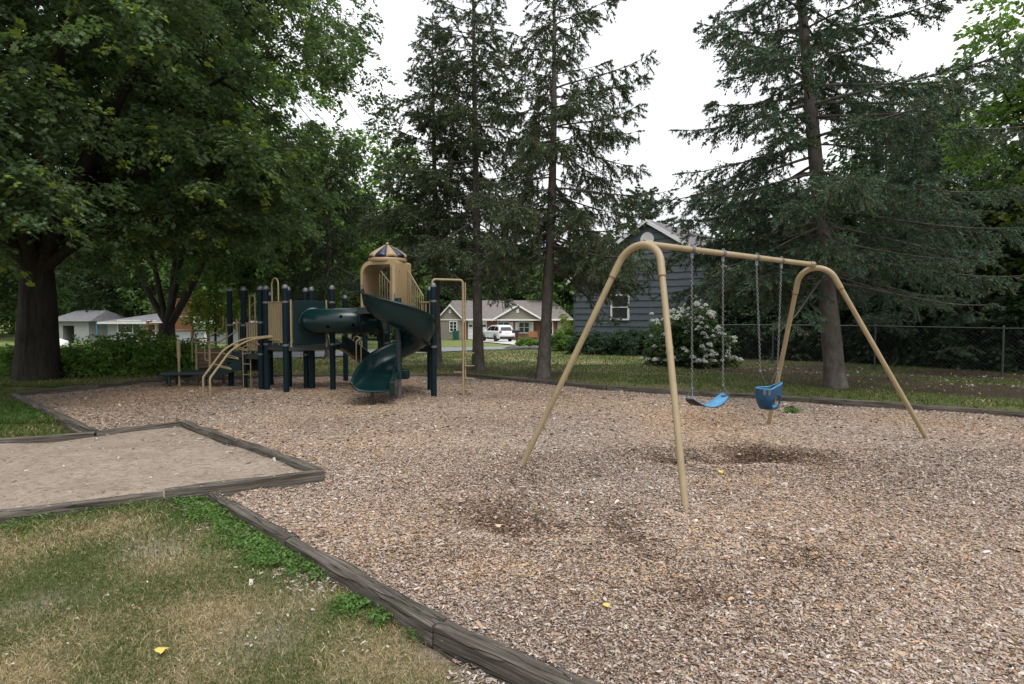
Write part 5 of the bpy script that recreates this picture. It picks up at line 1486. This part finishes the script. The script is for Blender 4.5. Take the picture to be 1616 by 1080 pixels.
def bez(a, b, c, t): return a * (1 - t) ** 2 + 2 * b * t * (1 - t) + c * t * t
def broad_tree(name, label, base, r0, fork, ctr, rad, nl, nclump, per, spread, size, palette, seed, bark='maple_bark', more=None, rise=None, tip=None, tmpl='kite', lean=(0, 0), extra=None, group=None, shell=.45, cut=None, droop=.25, limb_r=.45, cat='tree', twig_r=.012, bottom=None):
    rng = np.random.RandomState(seed); base = np.array(base, float); ctr = np.array(ctr, float); rad = np.array(rad, float)
    t = thing(name, tuple(base), label, cat, group)
    fk = base + np.array([lean[0], lean[1], fork]); segs = []
    # flared trunk
    nz_, nr = 14, 18; rings = []
    for i in range(nz_ + 1):
        u = i / nz_; c = base + (fk - base) * u - np.array([0, 0, .12 if i == 0 else 0]); c[:2] += .04 * r0 * np.array([math.sin(u * 5 + seed), math.cos(u * 4 + seed)])
        rr = r0 * (1 - .22 * u + .26 * math.exp(-u * fork / (r0 * .9)))
        rings.append([Vector((c[0] + rr * (1 + .07 * math.sin(5 * a + seed) + .05 * math.sin(9 * a + u * 4) + .10 * math.exp(-u * fork / r0) * math.sin(6 * a)) * math.cos(a), c[1] + rr * (1 + .07 * math.sin(5 * a + seed) + .05 * math.sin(9 * a + u * 4)) * math.sin(a), c[2])) for a in np.arange(nr) / nr * 6.283])
    TR = loft_np(rings)
    nodes = []
    for i in range(nl):
        a = 2 * math.pi * (i + rng.uniform(-.3, .3)) / nl; el = rng.uniform(-.15, 1.0)
        e = ctr + rad * np.array([math.cos(a) * math.cos(el), math.sin(a) * math.cos(el), math.sin(el)]) * rng.uniform(.75, .95)
        if i == 0: e = ctr + rad * np.array([.05, .1, .95])
        if extra is not None and i < len(extra): e = np.array(extra[i], float)
        st = fk - np.array([0, 0, rng.uniform(0, .5) * (i > 0)]); mid = st + (e - st) * .4; mid[2] += (.28 * (.9 if e[2] < ctr[2] else .4) if rise is None else rise) * np.linalg.norm(e - st) * rng.uniform(.7, 1.2)
        jit = wavy(seed * 31 + i, 1, 3, 4); m = 14; prev = st; rp0 = r0 * limb_r * rng.uniform(.85, 1.2)
        for k in range(1, m + 1):
            u = k / m; q = bez(st, mid, e, u); q = q + np.array([jit(u * 3, 0), jit(0, u * 3), jit(u, u * 2)]) * .10 * min(1, u * 3)
            ra, rb = rp0 * (1 - .88 * (k - 1) / m), rp0 * (1 - .88 * k / m); segs.append((prev, q, ra, rb)); nodes.append((q, rb)); prev = q
    N = np.array([q for q, _ in nodes]); NR = np.array([r for _, r in nodes])
    u = rng.normal(0, 1, (nclump * 3, 3)); u = unit(u); q = rng.uniform(0, 1, nclump * 3) ** shell
    C = ctr + rad * u * q[:, None]
    if more:
        for c_, r_, k_ in more:
            uu = unit(rng.normal(0, 1, (k_, 3))); C = np.concatenate([np.array(c_) + np.array(r_) * uu * rng.uniform(0, 1, (k_, 1)) ** .4, C]); nclump += k_
    wob = wavy(seed + 3, .25, .8, 6); C[:, 2] += wob(C[:, 0], C[:, 1]) * .35
    if bottom is not None: C = C[C[:, 2] > bottom(C[:, 0], C[:, 1])]
    if cut is not None: C = C[cut(C)]
    C = C[:nclump]
    # gaps: drop clumps in random bubbles
    nb__ = 10 if more is None else 34; bub = ctr + rad * rng.uniform(-1, 1, (nb__, 3)); br = rng.uniform(.10, .2, nb__) * rad.min() * 1.4
    keep = np.ones(len(C), bool)
    for b, r_ in zip(bub, br): keep &= np.linalg.norm(C - b, axis=1) > r_
    C = C[keep]
    D = np.linalg.norm(C[:, None] - N[None], axis=2) + NR[None] * 0; j = D.argmin(1)
    for i in range(len(C)):
        a = N[j[i]]; b = C[i]; md = (a + b) / 2 + np.array([0, 0, .12 * np.linalg.norm(b - a)]) + rng.normal(0, .05, 3)
        r_ = min(NR[j[i]] * .5, .010 + .012 * np.linalg.norm(b - a)) ; segs.append((a, md, r_, r_ * .7)); segs.append((md, b, r_ * .7, twig_r * .5))
    V, F = join_np(TR, tubes_np(segs, 7)); npmesh('trunk', V, F, bark, parent=t, smooth=True)
    T_, TF_ = (LOBED, LOBED_F) if tmpl == 'lobed' else (KITE, KITE_F)
    v, f, c = leaf_cloud(rng, C, per, spread, size, palette, T_, TF_, tip, droop, out=C - ctr)
    npmesh('crown', v, f, 'broad_leaf', c, parent=t)
    return t

def needle_tree(name, label, base, H, r0, clear, Rf, seed, palette, whorl=.30, per=6, weep=.5, lean=(0, 0), bare_to=0, dens=1.0, nl=.075, nw=.0115, tuft=.05, group=None, cat='tree', sub=1.0, trunk_bark='spruce_bark', curve=0, low=()):
    rng = np.random.RandomState(seed); base = np.array(base, float); t = thing(name, tuple(base), label, cat, group)
    def axis_p(z): u = z / H; return base + np.array([lean[0] * u + curve * math.sin(u * 3.14), lean[1] * u, z])
    def tr_(z): return max(.012, r0 * (1 - z / H) ** .85 + .35 * r0 * math.exp(-z / .25))
    rings = []
    zs_ = [-.15, .0, .1, .25, .5] + list(np.arange(1, H, .6)) + [H]
    for z in zs_:
        c = axis_p(max(z, 0)); c[2] = base[2] + z; rr = tr_(max(z, 0)) * .93
        rings.append([Vector((c[0] + rr * (1 + .06 * math.sin(4 * a + z * 3) + .10 * math.exp(-max(z, 0) / .2) * math.sin(5 * a)) * math.cos(a), c[1] + rr * math.sin(a), c[2])) for a in np.arange(12) / 12 * 6.283])
    TR = loft_np(rings)
    segs, A, Dv, Ln, Vs = [], [], [], [], []
    todo = []
    z = clear; lim = H - .3
    while z < lim:
        u = (z - clear) / (H - clear); n = max(3, int(per * (1 - .35 * u) + rng.uniform(-1, 1)))
        a0 = rng.uniform(0, 6.28)
        for i in range(n):
            if rng.uniform() < .10: continue
            a = a0 + 6.283 * i / n + rng.normal(0, .28); todo.append((z + rng.uniform(-.12, .12) * whorl * 2, a, Rf(u, a) * rng.uniform(.5, 1.15) * (1 if rng.uniform() > .12 else .45), u))
        z += whorl * rng.uniform(.6, 1.4) * (1 - .35 * u)
    for h_, a_, l_ in low: todo.append((h_, a_, l_, .02))
    for zz, a, L_, u in todo:
        if True:
            if L_ < .08: continue
            el = (.85 * u ** 1.5 - .12 + rng.normal(0, .10)) ; sag = weep * .26 * L_ * (1 - .55 * u)
            dh = np.array([math.cos(a), math.sin(a)]); p0 = axis_p(zz); p0[2] = base[2] + zz
            m = max(4, int(L_ / .28)); prev = p0; rb = .009 + .0075 * L_
            pass
            pts = [p0]
            jj = rng.normal(0, .05, 2)
            for k in range(1, m + 1):
                s = k / m; q = p0.copy(); q[:2] += dh * L_ * s * math.cos(el * .6); q[:2] += np.array([-dh[1], dh[0]]) * (jj[0] * L_ * s * s * 2)
                q[2] += L_ * s * math.sin(el) - sag * (s ** 1.4) * 1.5 + sag * .9 * s ** 3.5
                segs.append((prev, q, rb * (1 - .85 * (k - 1) / m), rb * (1 - .85 * s))); pts.append(q); prev = q
            pts = np.array(pts); dead = zz < clear + bare_to
            nt = int(L_ / .085 * dens * (.25 if dead else 1))
            ss = np.sort(rng.uniform(.16 if L_ > 1 else .05, 1.0, nt)); f = ss * m; ii = np.minimum(f.astype(int), m - 1); fr_ = (f - ii)[:, None]
            P = pts[ii] * (1 - fr_) + pts[ii + 1] * fr_; tg = unit(pts[ii + 1] - pts[ii])
            sg = np.where(np.arange(nt) % 2 == 0, 1.0, -1.0); sidev = unit(np.cross(tg, np.array([0, 0, 1.0]))) * sg[:, None]
            dn = np.abs(rng.normal(weep * .75, .38, nt))
            dr = unit(tg * rng.uniform(.35, .9, (nt, 1)) + sidev * rng.uniform(.45, 1.05, (nt, 1)) + np.array([0, 0, -1.0]) * dn[:, None])
            tl = (.20 + .42 * L_ ** .6 * (1.06 - ss) ** .6 * np.minimum(1, ss * 2.2)) * rng.uniform(.55, 1.15, nt) * sub
            A.append(P); Dv.append(dr); Ln.append(tl); Vs.append(np.full(nt, u + rng.normal(0, .3)))
            A.append(pts[-1:] - tg[-1:] * .12); Dv.append(tg[-1:]); Ln.append(np.array([.22])); Vs.append(np.array([u]))
            nb = int(L_ / .16)  # tufts along the branch itself
            if not dead and nb: 
                sb = rng.uniform(.35, 1, nb); f = sb * m; ii = np.minimum(f.astype(int), m - 1); fr_ = (f - ii)[:, None]
                A.append(pts[ii] * (1 - fr_) + pts[ii + 1] * fr_); Dv.append(unit(pts[ii + 1] - pts[ii])); Ln.append(np.full(nb, .14)); Vs.append(np.full(nb, u))
    A = np.concatenate(A); Dv = np.concatenate(Dv); Ln = np.concatenate(Ln); Vs = np.concatenate(Vs)
    B = A + Dv * Ln[:, None]; B[:, 2] -= weep * .12 * Ln
    # side twigs
    kk_ = np.clip((Ln / .085).astype(int), 0, 7); si = np.repeat(np.arange(len(A)), kk_); ns_ = len(si)
    st_ = rng.uniform(.15, .9, ns_)[:, None]; SA = A[si] * (1 - st_) + B[si] * st_
    sv = unit(rng.normal(0, 1, (ns_, 3)) * np.array([1, 1, .55])); SD = unit(Dv[si] * .9 + sv * .8 + np.array([0, 0, -.35 * weep])); SL = Ln[si] * (1.05 - st_[:, 0]) * rng.uniform(.35, .7, ns_)
    A0_, B0_ = A, B
    A = np.concatenate([A, SA]); Dv = np.concatenate([Dv, SD]); Ln = np.concatenate([Ln, SL]); B = np.concatenate([B, SA + SD * SL[:, None]])
    V1, F1 = tubes_np(segs, 5); 
    tw = list(zip(A0_[::2], B0_[::2], np.full(len(A0_[::2]), .0042), np.full(len(A0_[::2]), .0018))); V2, F2 = tubes_np(tw, 3)
    V1, F1 = join_np(TR, (V1, F1)); npmesh('trunk', V1, F1, trunk_bark, parent=t, smooth=True)
    npmesh('twigs', V2, F2, 'dead_twig', parent=t)
    # tufts of needles along each twig
    nT = np.maximum(2, (Ln / tuft).astype(int)); idx = np.repeat(np.arange(len(A)), nT); n = len(idx)
    s = (np.concatenate([np.arange(k) for k in nT]) + rng.uniform(0, 1, n)) / nT[idx]
    s = .08 + s * .92
    P = A[idx] * (1 - s[:, None]) + B[idx] * s[:, None]; D = Dv[idx]
    rnd = unit(rng.normal(0, 1, (n, 3))); Y = unit(np.cross(D, rnd)); Z = np.cross(D, Y)
    T_ = []
    for k in range(4):
        an = k * 1.571; c_, s_ = math.cos(an), math.sin(an); r1, l1 = .62, .78
        T_ += [[-.05, -nw / nl * s_, nw / nl * c_], [-.05, nw / nl * s_, -nw / nl * c_], [l1, r1 * c_, r1 * s_]]
    T_ = np.array(T_); TF_ = np.arange(12).reshape(4, 3)
    pal = np.array(palette); bi = (np.abs(np.sin(idx * 12.9898)) * len(pal)).astype(int) % len(pal)
    c = pal[bi] * rng.uniform(.75, 1.25, (n, 1)); tipm = (s > .75) & (rng.uniform(0, 1, n) < .5); c = np.where(tipm[:, None], c * 1.35, c)
    v, f, c = scatter(T_, TF_, P, D, Y, Z, nl * rng.uniform(.75, 1.25, n), c)
    npmesh('needles', v, f, 'needle', c, parent=t)
    return t

MAPLE = [(0.045, 0.092, 0.022), (0.056, 0.11, 0.027), (0.037, 0.076, 0.02), (0.069, 0.123, 0.031)]
LIGHT = [(0.113, 0.196, 0.048), (0.134, 0.217, 0.053), (0.09, 0.166, 0.042)]
MIDG = [(0.092, 0.16, 0.048), (0.119, 0.194, 0.057), (0.076, 0.135, 0.043)]
DARKG = [(0.03, 0.06, 0.021), (0.039, 0.071, 0.023), (0.025, 0.051, 0.018)]
YEL = [(0.152, 0.206, 0.035), (0.193, 0.235, 0.038), (0.11, 0.173, 0.034)]
SPR = [(0.085, 0.124, 0.061), (0.11, 0.146, 0.076), (0.143, 0.138, 0.085), (0.071, 0.11, 0.061)]
BLU = [(0.062, 0.112, 0.072), (0.078, 0.14, 0.089), (0.055, 0.096, 0.058), (0.086, 0.106, 0.062)]

THK = [(.022, .044, .016), (.028, .052, .018), (.018, .036, .013)]
MAPLE = [(.080, .132, .062), (.096, .150, .070), (.064, .110, .052), (.115, .172, .075)]
# ---- the big maple at the left
mb_ = G(42, 603, .05)
broad_tree('maple_tree', 'huge maple with thick dark trunk and spreading crown at the left', (mb_.x, mb_.y + .4, .02), .44, 3.0, (-10.4, 14.3, 9.2), (7.7, 7.6, 6.6), 15, 1750, 190, .56, .108, MAPLE, 41,
           tip=((.20, .26, .05), .35), tmpl='lobed', extra=[(-11.5, 15, 14.5), (-5.6, 13.5, 7.2), (-4.9, 13.2, 5.2), (-8.5, 9.5, 5.2), (-10.6, 9.0, 4.6), (-14, 11, 6), (-6.2, 15.5, 10.5), (-9, 18, 9), (-16, 17, 9), (-7.5, 10.5, 8), (-7.2, 14, 4.2)],
           shell=.5, limb_r=.40, bottom=lambda x, y: 2.75 + .75 * np.clip((x + 9) / 3.5, 0, 1) + .35 * np.sin(x * 1.3 + y), cut=lambda C: (C[:, 0] < -5.3 + .20 * (C[:, 2] - 3) + .55 * np.sin(C[:, 2] * 1.9 + C[:, 1])) & (C[:, 1] > 7),
           more=[((-8.6, 9.4, 4.5), (1.7, 1.4, 2.0), 130), ((-11.5, 11.5, 4.4), (2.6, 2.0, 1.7), 110), ((-7.2, 13.5, 5.2), (2.8, 2.6, 1.7), 170), ((-11, 17.5, 4.8), (5, 2.5, 2.0), 160)])
rngm = np.random.RandomState(4)
# ---- forked tree behind the hedge
fb2 = G(262, 566, -.1)
broad_tree('forked_tree', 'multi stemmed tree forking low behind the hedge', (XD(264, 24), 24, gzf(-13, 24)), .34, 1.45, (-13.2, 25, 8.8), (6.2, 5.0, 5.0), 5, 520, 75, .75, .20, MIDG, 57,
           extra=[(-11.6, 24, 9.5), (-10.2, 24.2, 7.4), (-15.2, 24, 9.5), (-17.3, 24.6, 7.6), (-13.3, 25, 10)], limb_r=.44, rise=.03, bottom=lambda x, y: 4.0 + .4 * np.sin(x))

# ---- spruces
def sp_base(px, py, z=.06): g = G(px, py, z); return (g.x, g.y, gzf(g.x, g.y))
needle_tree('spruce_tree', 'sparse tall spruce with straight trunk, middle of the three behind the play structure', sp_base(755, 585), 12.6, .175, 3.3,
            lambda u, a: 2.6 * (1 - u) ** .6 + .2, 61, SPR, .37, 6, .8, bare_to=.8, dens=1.1, lean=(-.15, 0))
needle_tree('spruce_tree', 'leaning spruce with drooping right side branches beside the blue house', sp_base(857, 598), 11.2, .175, 3.0,
            lambda u, a: (2.9 * (1 - u) ** .65 + .2) * (1 + .22 * math.cos(a)), 62, SPR, .35, 6, 1.0, lean=(.25, .2), bare_to=.3, dens=1.1, curve=.12,
            low=[(2.9, -.1, 2.7), (3.1, -.5, 2.5), (3.3, .35, 2.6), (2.7, -.3, 2.2), (3.5, -.2, 2.9), (2.8, .1, 2.0), (3.2, -.8, 2.2)])
needle_tree('spruce_tree', 'spruce with pointed top, left of the three behind the spiral slide', sp_base(690, 580), 10.9, .15, 3.0,
            lambda u, a: 3.1 * (1 - u) ** .95 + .10, 63, SPR, .36, 7, .7, dens=1.0, lean=(-.1, 0), bare_to=.6)
needle_tree('spruce_tree', 'large blue green spruce with layered branches at the right of the swings', sp_base(1319, 615), 13.0, .225, 2.5,
            lambda u, a: (4.5 * (1 - u) ** .7 + .2) * (1 + .10 * math.cos(a)) * (.8 + .2 * min(1, u * 6)), 64, BLU, .50, 7, .6, lean=(-1.45, 0), dens=1.05, nl=.07, nw=.0115, sub=1.0,
            low=[(3.6, 3.1, 3.0), (3.9, 2.8, 3.1), (4.3, 3.3, 3.2), (5.0, 2.9, 3.4), (3.5, 3.5, 2.8), (2.6, 3.0, 2.7), (2.9, 2.7, 2.8), (3.1, 3.4, 2.9), (2.4, 3.3, 2.3), (3.3, 3.05, 2.9), (2.8, 3.7, 2.6), (2.3, -.2, 3.4), (2.6, .3, 3.6), (2.9, -.6, 3.4), (2.5, .8, 3.0)])
needle_tree('spruce_tree', 'lower dense spruce behind the large one, above the chain link fence', (XD(1455, 20.2), 20.2, .02), 9.4, .17, .9,
            lambda u, a: 3.7 * (1 - u) ** .8 + .15, 65, BLU, .36, 7, .5, dens=1.0, nl=.08, nw=.013, sub=1.0)
needle_tree('pine_tree', 'feathery conifer behind the play structure, left of the spruces', (XD(520, 25), 25, gzf(-7, 25)), 9.6, .2, 2.6,
            lambda u, a: 2.9 * (1 - u) ** .55 + .3, 66, [(.045, .068, .034), (.058, .078, .038)], .42, 6, 1.15, dens=.75, nl=.10, nw=.016, tuft=.08)
needle_tree('pine_tree', 'distant pale green pine rising behind the blue house roof', (XD(1012, 46), 46, gzf(10, 46)), 11.7, .25, 6.5,
            lambda u, a: 3.0 * (1 - u) ** .45, 67, [(.065, .105, .055), (.075, .12, .06)], .55, 6, .2, dens=.7, nl=.16, nw=.03, tuft=.12)

# ---- trees beyond
GB = 'background trees beyond the park'
def bt(px, d, H, rx, rz, pal, seed, label, ncl=400, per=60, spread=1.0, size=.30, r0=.28, low=.35, ry=None, **k):
    x = XD(px, d); g = gzf(x, d)
    return broad_tree('background_tree', label, (x, d, g), r0, H * low, (x, d, g + H - rz), (rx, ry or rx, rz), 8, ncl, per, spread, size, pal, seed, group=GB, **k)
bt(385, 33, 12.5, 4.2, 5.0, MIDG, 71, 'mid green tree behind the low deck of the play structure')
bt(470, 41, 14, 4.5, 6.0, LIGHT, 72, 'pale green tree behind the feathery conifer')
bt(610, 38, 14.0, 3.4, 5.0, LIGHT, 73, 'thin light green tree whose top shows left of the pointed spruce', 150, 55)
bt(560, 52, 13, 6, 5.5, MIDG, 74, 'rounded tree in the distance behind the tube tunnel')
bt(650, 84, 14, 7, 6.5, DARKG, 75, 'dark tree rising behind the left end of the brick house', size=.42, spread=1.3)
bt(745, 88, 15, 8, 7.0, MIDG, 76, 'green tree rising behind the brick house garage', size=.42, spread=1.3)
bt(830, 90, 13, 8, 6.0, DARKG, 77, 'dark green tree rising behind the front gable of the brick house', size=.42, spread=1.3)
bt(905, 80, 13, 6.5, 6.0, MIDG, 78, 'green tree between the brick house and the blue house', size=.42, spread=1.3)
bt(330, 62, 13, 7, 6.0, MIDG, 79, 'tree behind the gray roofed house', size=.36, spread=1.2)
bt(210, 66, 14, 8, 6.5, DARKG, 80, 'dark tree rising behind the white house', size=.36, spread=1.2)
bt(90, 70, 13, 8, 6.0, MIDG, 81, 'tree rising behind the white garage', size=.38, spread=1.2)
bt(-30, 40, 13, 6, 5.5, DARKG, 82, 'dark tree at the left edge beyond the maple trunk')
bt(340, 30, 3.2, 1.3, 1.1, YEL, 83, 'small yellow leaved tree behind the leftmost navy post', 60, 60, .45, .16, .06, .4)
bt(20, 92, 15, 11, 7.2, MIDG, 91, 'large tree in the far distance at the left edge', size=.5, spread=1.5)
bt(-90, 75, 14, 10, 6.8, DARKG, 92, 'dark tree in the distance past the left edge', size=.5, spread=1.5)
bt(150, 100, 15, 11, 7.2, DARKG, 93, 'broad dark tree far behind the white garage and house', size=.5, spread=1.5)
bt(290, 95, 16, 11, 7.8, MIDG, 94, 'broad tree far behind the white house', size=.5, spread=1.5)
bt(430, 80, 13, 8, 6.2, DARKG, 95, 'dark tree in the distance behind the navy posts', size=.42, spread=1.3)
bt(500, 96, 15, 11, 7.2, MIDG, 96, 'broad tree far behind the tunnel and the feathery conifer', size=.5, spread=1.5)
bt(600, 70, 13, 7, 6.2, DARKG, 97, 'dark tree in the distance behind the spiral slide tower', size=.42, spread=1.3)
# right side
bt(1425, 26, 10.8, 3.3, 4.2, DARKG, 84, 'round topped dark tree behind the right hand spruces', 300, 70, .9, .24)
bt(1590, 21, 7.6, 3.5, 3.2, YEL, 85, 'yellow green tree at the right edge above the fence', 330, 80, .7, .20, .2, ry=2.8)
bt(1660, 14.5, 9.8, 2.3, 2.8, LIGHT, 86, 'light green tree reaching in at the upper right corner', 180, 80, .55, .15, .16)
bt(1560, 24.5, 7, 4.6, 3.6, DARKG, 87, 'dense dark tree behind the fence at the right', 330, 70, .8, .22, low=.3)
bt(1240, 27, 7.5, 3.6, 3.6, DARKG, 88, 'dark tree between the blue house and the spruces at the right', 300, 70, .8, .22, low=.3)
bt(1720, 19, 8, 3.6, 3.8, DARKG, 89, 'dark tree behind the end of the fence past the right edge', 260, 70, .8, .22, low=.3)
bt(1330, 34, 10, 5, 5, DARKG, 90, 'dark tree far behind the large spruce', 260, 60, 1.0, .28, low=.3)

# ---- shrubs
def shrub(name, label, c, rad, n, per, spread, size, pal, seed, cat='shrub', group=None, stems=14, flowers=0, tip=None, mat='broad_leaf'):
    rng = np.random.RandomState(seed); c = np.array(c, float); rad = np.array(rad, float); t = thing(name, (c[0], c[1], c[2]), label, cat, group)
    u = unit(rng.normal(0, 1, (n, 3))); u[:, 2] = np.abs(u[:, 2]) * 1.0 - .12; q = rng.uniform(0, 1, n) ** .38
    C = c + np.array([0, 0, rad[2] * .12]) + rad * u * q[:, None] * (1 + .12 * np.sin(u[:, :1] * 7 + seed) + .08 * np.sin(u[:, 1:2] * 11)); C[:, 2] = np.maximum(C[:, 2], c[2] + .06)
    segs = []
    for i in range(stems):
        e = C[rng.randint(0, n)]; s = c + np.array([rng.normal(0, .12) * rad[0], rng.normal(0, .12) * rad[1], -.03]); m = (s + e) / 2 + np.array([0, 0, .1]); segs += [(s, m, .014, .01), (m, e, .01, .004)]
    V, F = tubes_np(segs, 5); npmesh('stems', V, F, 'dead_twig', parent=t)
    v, f, cc = leaf_cloud(rng, C, per, spread, size, pal, KITE, KITE_F, tip, .1, .8, out=C - c)
    npmesh('leaves', v, f, mat, cc, parent=t)
    if flowers:
        outw = (C - c) / rad; score = np.linalg.norm(outw, axis=1) - .5 * outw[:, 1] + .15 * outw[:, 2] + rng.uniform(0, .25, len(C)); o_ = np.argsort(-score)[:flowers]
        o_ = np.concatenate([o_, o_[:70]]); FC = C[o_] + rng.normal(0, .07, (len(o_), 3)) + unit(outw[o_]) * rng.uniform(.05, .32, (len(o_), 1)); FC[:, 2] = np.maximum(FC[:, 2], c[2] + .2)
        k = 60; r3 = unit(rng.normal(0, 1, (len(FC) * k, 3))); r3[:, 2] = np.abs(r3[:, 2]); P = np.repeat(FC, k, 0) + r3 * np.array([.088, .088, .088]) * np.repeat(rng.uniform(.7, 1.15, (len(FC), 1)), k, 0); D = unit(r3 + rng.normal(0, .4, P.shape)); X = unit(np.cross(D, rng.normal(0, 1, P.shape))); Y = np.cross(D, X)
        v, f, cc = scatter(np.array([[-.5, 0, 0], [0, -.5, 0], [.5, 0, 0], [0, .5, 0]]), KITE_F, P, X, Y, D, np.full(len(P), .034), np.full((len(P), 3), .66) * rng.uniform(.85, 1.1, (len(P), 1)))
        npmesh('flowers', v, f, 'petal', cc, parent=t)
    return t
HEDGE = [(0.113, 0.217, 0.049), (0.142, 0.255, 0.057), (0.085, 0.17, 0.042), (0.18, 0.284, 0.061)]
GH = 'shrubs forming the leafy hedge at the left'
hx = [(-2, 595, .95, .9, 'hedge shrub at the left edge behind the maple trunk'), (100, 597, .8, 1.0, 'rounded hedge shrub just right of the maple trunk'), (140, 597, .85, .95, 'hedge shrub with gaps low down, third from the left'),
      (185, 595, 1.05, 1.15, 'tallest hedge shrub in the middle of the hedge'), (228, 594, .95, 1.08, 'hedge shrub below the forked tree trunk'), (262, 592, .7, .92, 'last hedge shrub beside the flat tan grab post')]
for i, (px, py, r_, h_, lb) in enumerate(hx):
    g = G(px, py, .07); shrub('hedge_shrub', lb, (g.x, g.y + .9, .03), (r_, .85, h_ * (1.04, 1.08, 1.0, 1.16, 1.02, 1.08)[i]), 160, 44, .24, .085, HEDGE, 100 + i, group=GH, tip=((.15, .22, .04), .25))
for i, (px, lb) in enumerate(((292, 'small shrub behind the tan rail post'), (60, 'shrub hidden behind the maple trunk'))):
    g = G(px, 590, .07); shrub('hedge_shrub', lb, (g.x, g.y + 1.6, .03), (.7, .7, .8), 90, 40, .25, .085, HEDGE, 110 + i, group=GH)
g = G(1098, 580, .06)
shrub('flowering_shrub', 'big shrub covered in white flower heads beside the blue house', (g.x - .05, g.y + .6, gzf(g.x, g.y)), (1.2, 1.0, 1.9), 330, 60, .26, .10, [(.05, .09, .03), (.065, .11, .035), (.042, .075, .026)], 120, flowers=150)
YEW = [(0.033, 0.063, 0.03), (0.045, 0.081, 0.036), (0.027, 0.054, 0.024)]
for i, (px, d, rx, h_, lb) in enumerate([(925, 29.2, .75, 1.1, 'dark yew shrub at the left corner of the blue house'), (960, 28.6, .8, 1.15, 'dark yew shrub below the window of the blue house'), (996, 27.9, .85, 1.25, 'dark yew shrub under the middle of the blue gable'),
                                     (1032, 27.0, .8, 1.2, 'dark yew shrub beside the white flowering shrub')]):
    x = XD(px, d); shrub('yew_shrub', lb, (x, d, gzf(x, d)), (rx * 1.15, .8, h_), 110, 55, .26, .10, YEW, 130 + i, group='yews along the blue house')
x = XD(888, 33); shrub('leafy_shrub', 'light green shrub by the left corner of the blue house', (x, 33, gzf(x, 33)), (.75, .7, 1.2), 110, 50, .28, .11, LIGHT, 140)
x = XD(900, 35.5); shrub('arching_shrub', 'tall arching yellow green shrub behind the light green one', (x, 35.5, gzf(x, 35.5)), (.7, .7, 2.1), 110, 50, .35, .13, YEL, 141)
x = XD(838, 38); shrub('perennial_clump', 'bright green leafy perennials above the rock edging', (x, 38, gzf(x, 38)), (1.15, .5, .75), 110, 40, .22, .12, [(.10, .20, .03), (.13, .22, .04)], 142, 'plant')
# thicket behind the fence
TH = 'shrubs of the dark thicket behind the fence'
q0 = G(1160, 575, .07)
ths = [(1170, 23.5, 'dark thicket shrub just right of the white flowers'), (1215, 23.0, 'dark thicket shrub behind the bucket swing'), (1262, 22.6, 'dark thicket shrub left of the large spruce trunk'), (1312, 21.8, 'dark thicket shrub behind the large spruce trunk'), (1362, 21.2, 'dark thicket shrub behind the fence post nearest the spruce'),
       (1412, 20.4, 'dark thicket shrub behind the fence right of the tan swing leg'), (1468, 19.6, 'dark thicket shrub behind the middle of the fence'), (1525, 18.8, 'dark thicket shrub behind the fence left of the right post'), (1650, 17.4, 'dark thicket shrub past the right edge')]
for i, (px, d, lb) in enumerate(ths):
    x = XD(px, d); shrub('thicket_shrub', lb, (x, d, gzf(x, d)), (1.25, .85, 2.7 if i not in (7,) else 1.4), 170, 56, .36, .15, THK, 150 + i, group=TH)
x = XD(1590, 18.4); shrub('low_shrub', 'low bright green shrub behind the fence at the right edge', (x, 18.4, gzf(x, 18.4)), (.9, .6, .95), 90, 40, .26, .1, LIGHT, 170)
g = G(1250, 650, .01); shrub('small_weed', 'small green weed sprouting from the chips beyond the bucket swing', (g.x, g.y, .0), (.13, .10, .09), 24, 14, .05, .03, [(.10, .19, .04)], 171, 'plant', stems=5)

# ---- sticks lying on the chips and the sand
rng = np.random.RandomState(99); sg_ = []
for i in range(150):
    y_ = math.sqrt(rng.uniform(6, 170)); x_ = rng.uniform(-.8, .95) * y_
    if not inpoly(np.array([x_]), np.array([y_]), chips_poly)[0]: continue
    a_ = rng.uniform(0, 3.14); l_ = rng.uniform(.05, .22); z_ = float(chip_z(np.array([x_]), np.array([y_]))[0]) + .014
    p = np.array([x_, y_, z_]); d1 = np.array([math.cos(a_), math.sin(a_), rng.normal(0, .06)]); a2 = a_ + rng.normal(0, .35); d2 = np.array([math.cos(a2), math.sin(a2), rng.normal(0, .08)])
    r_ = rng.uniform(.0018, .0042); sg_ += [(p, p + d1 * l_ * .5, r_, r_ * .85), (p + d1 * l_ * .5, p + d1 * l_ * .5 + d2 * l_ * .5, r_ * .85, r_ * .5)]
V, F = tubes_np(sg_, 5); props(npmesh('fallen_twigs', V, F, 'dead_twig'), 'thin broken twigs scattered over the wood chips', 'twigs', kind='stuff')
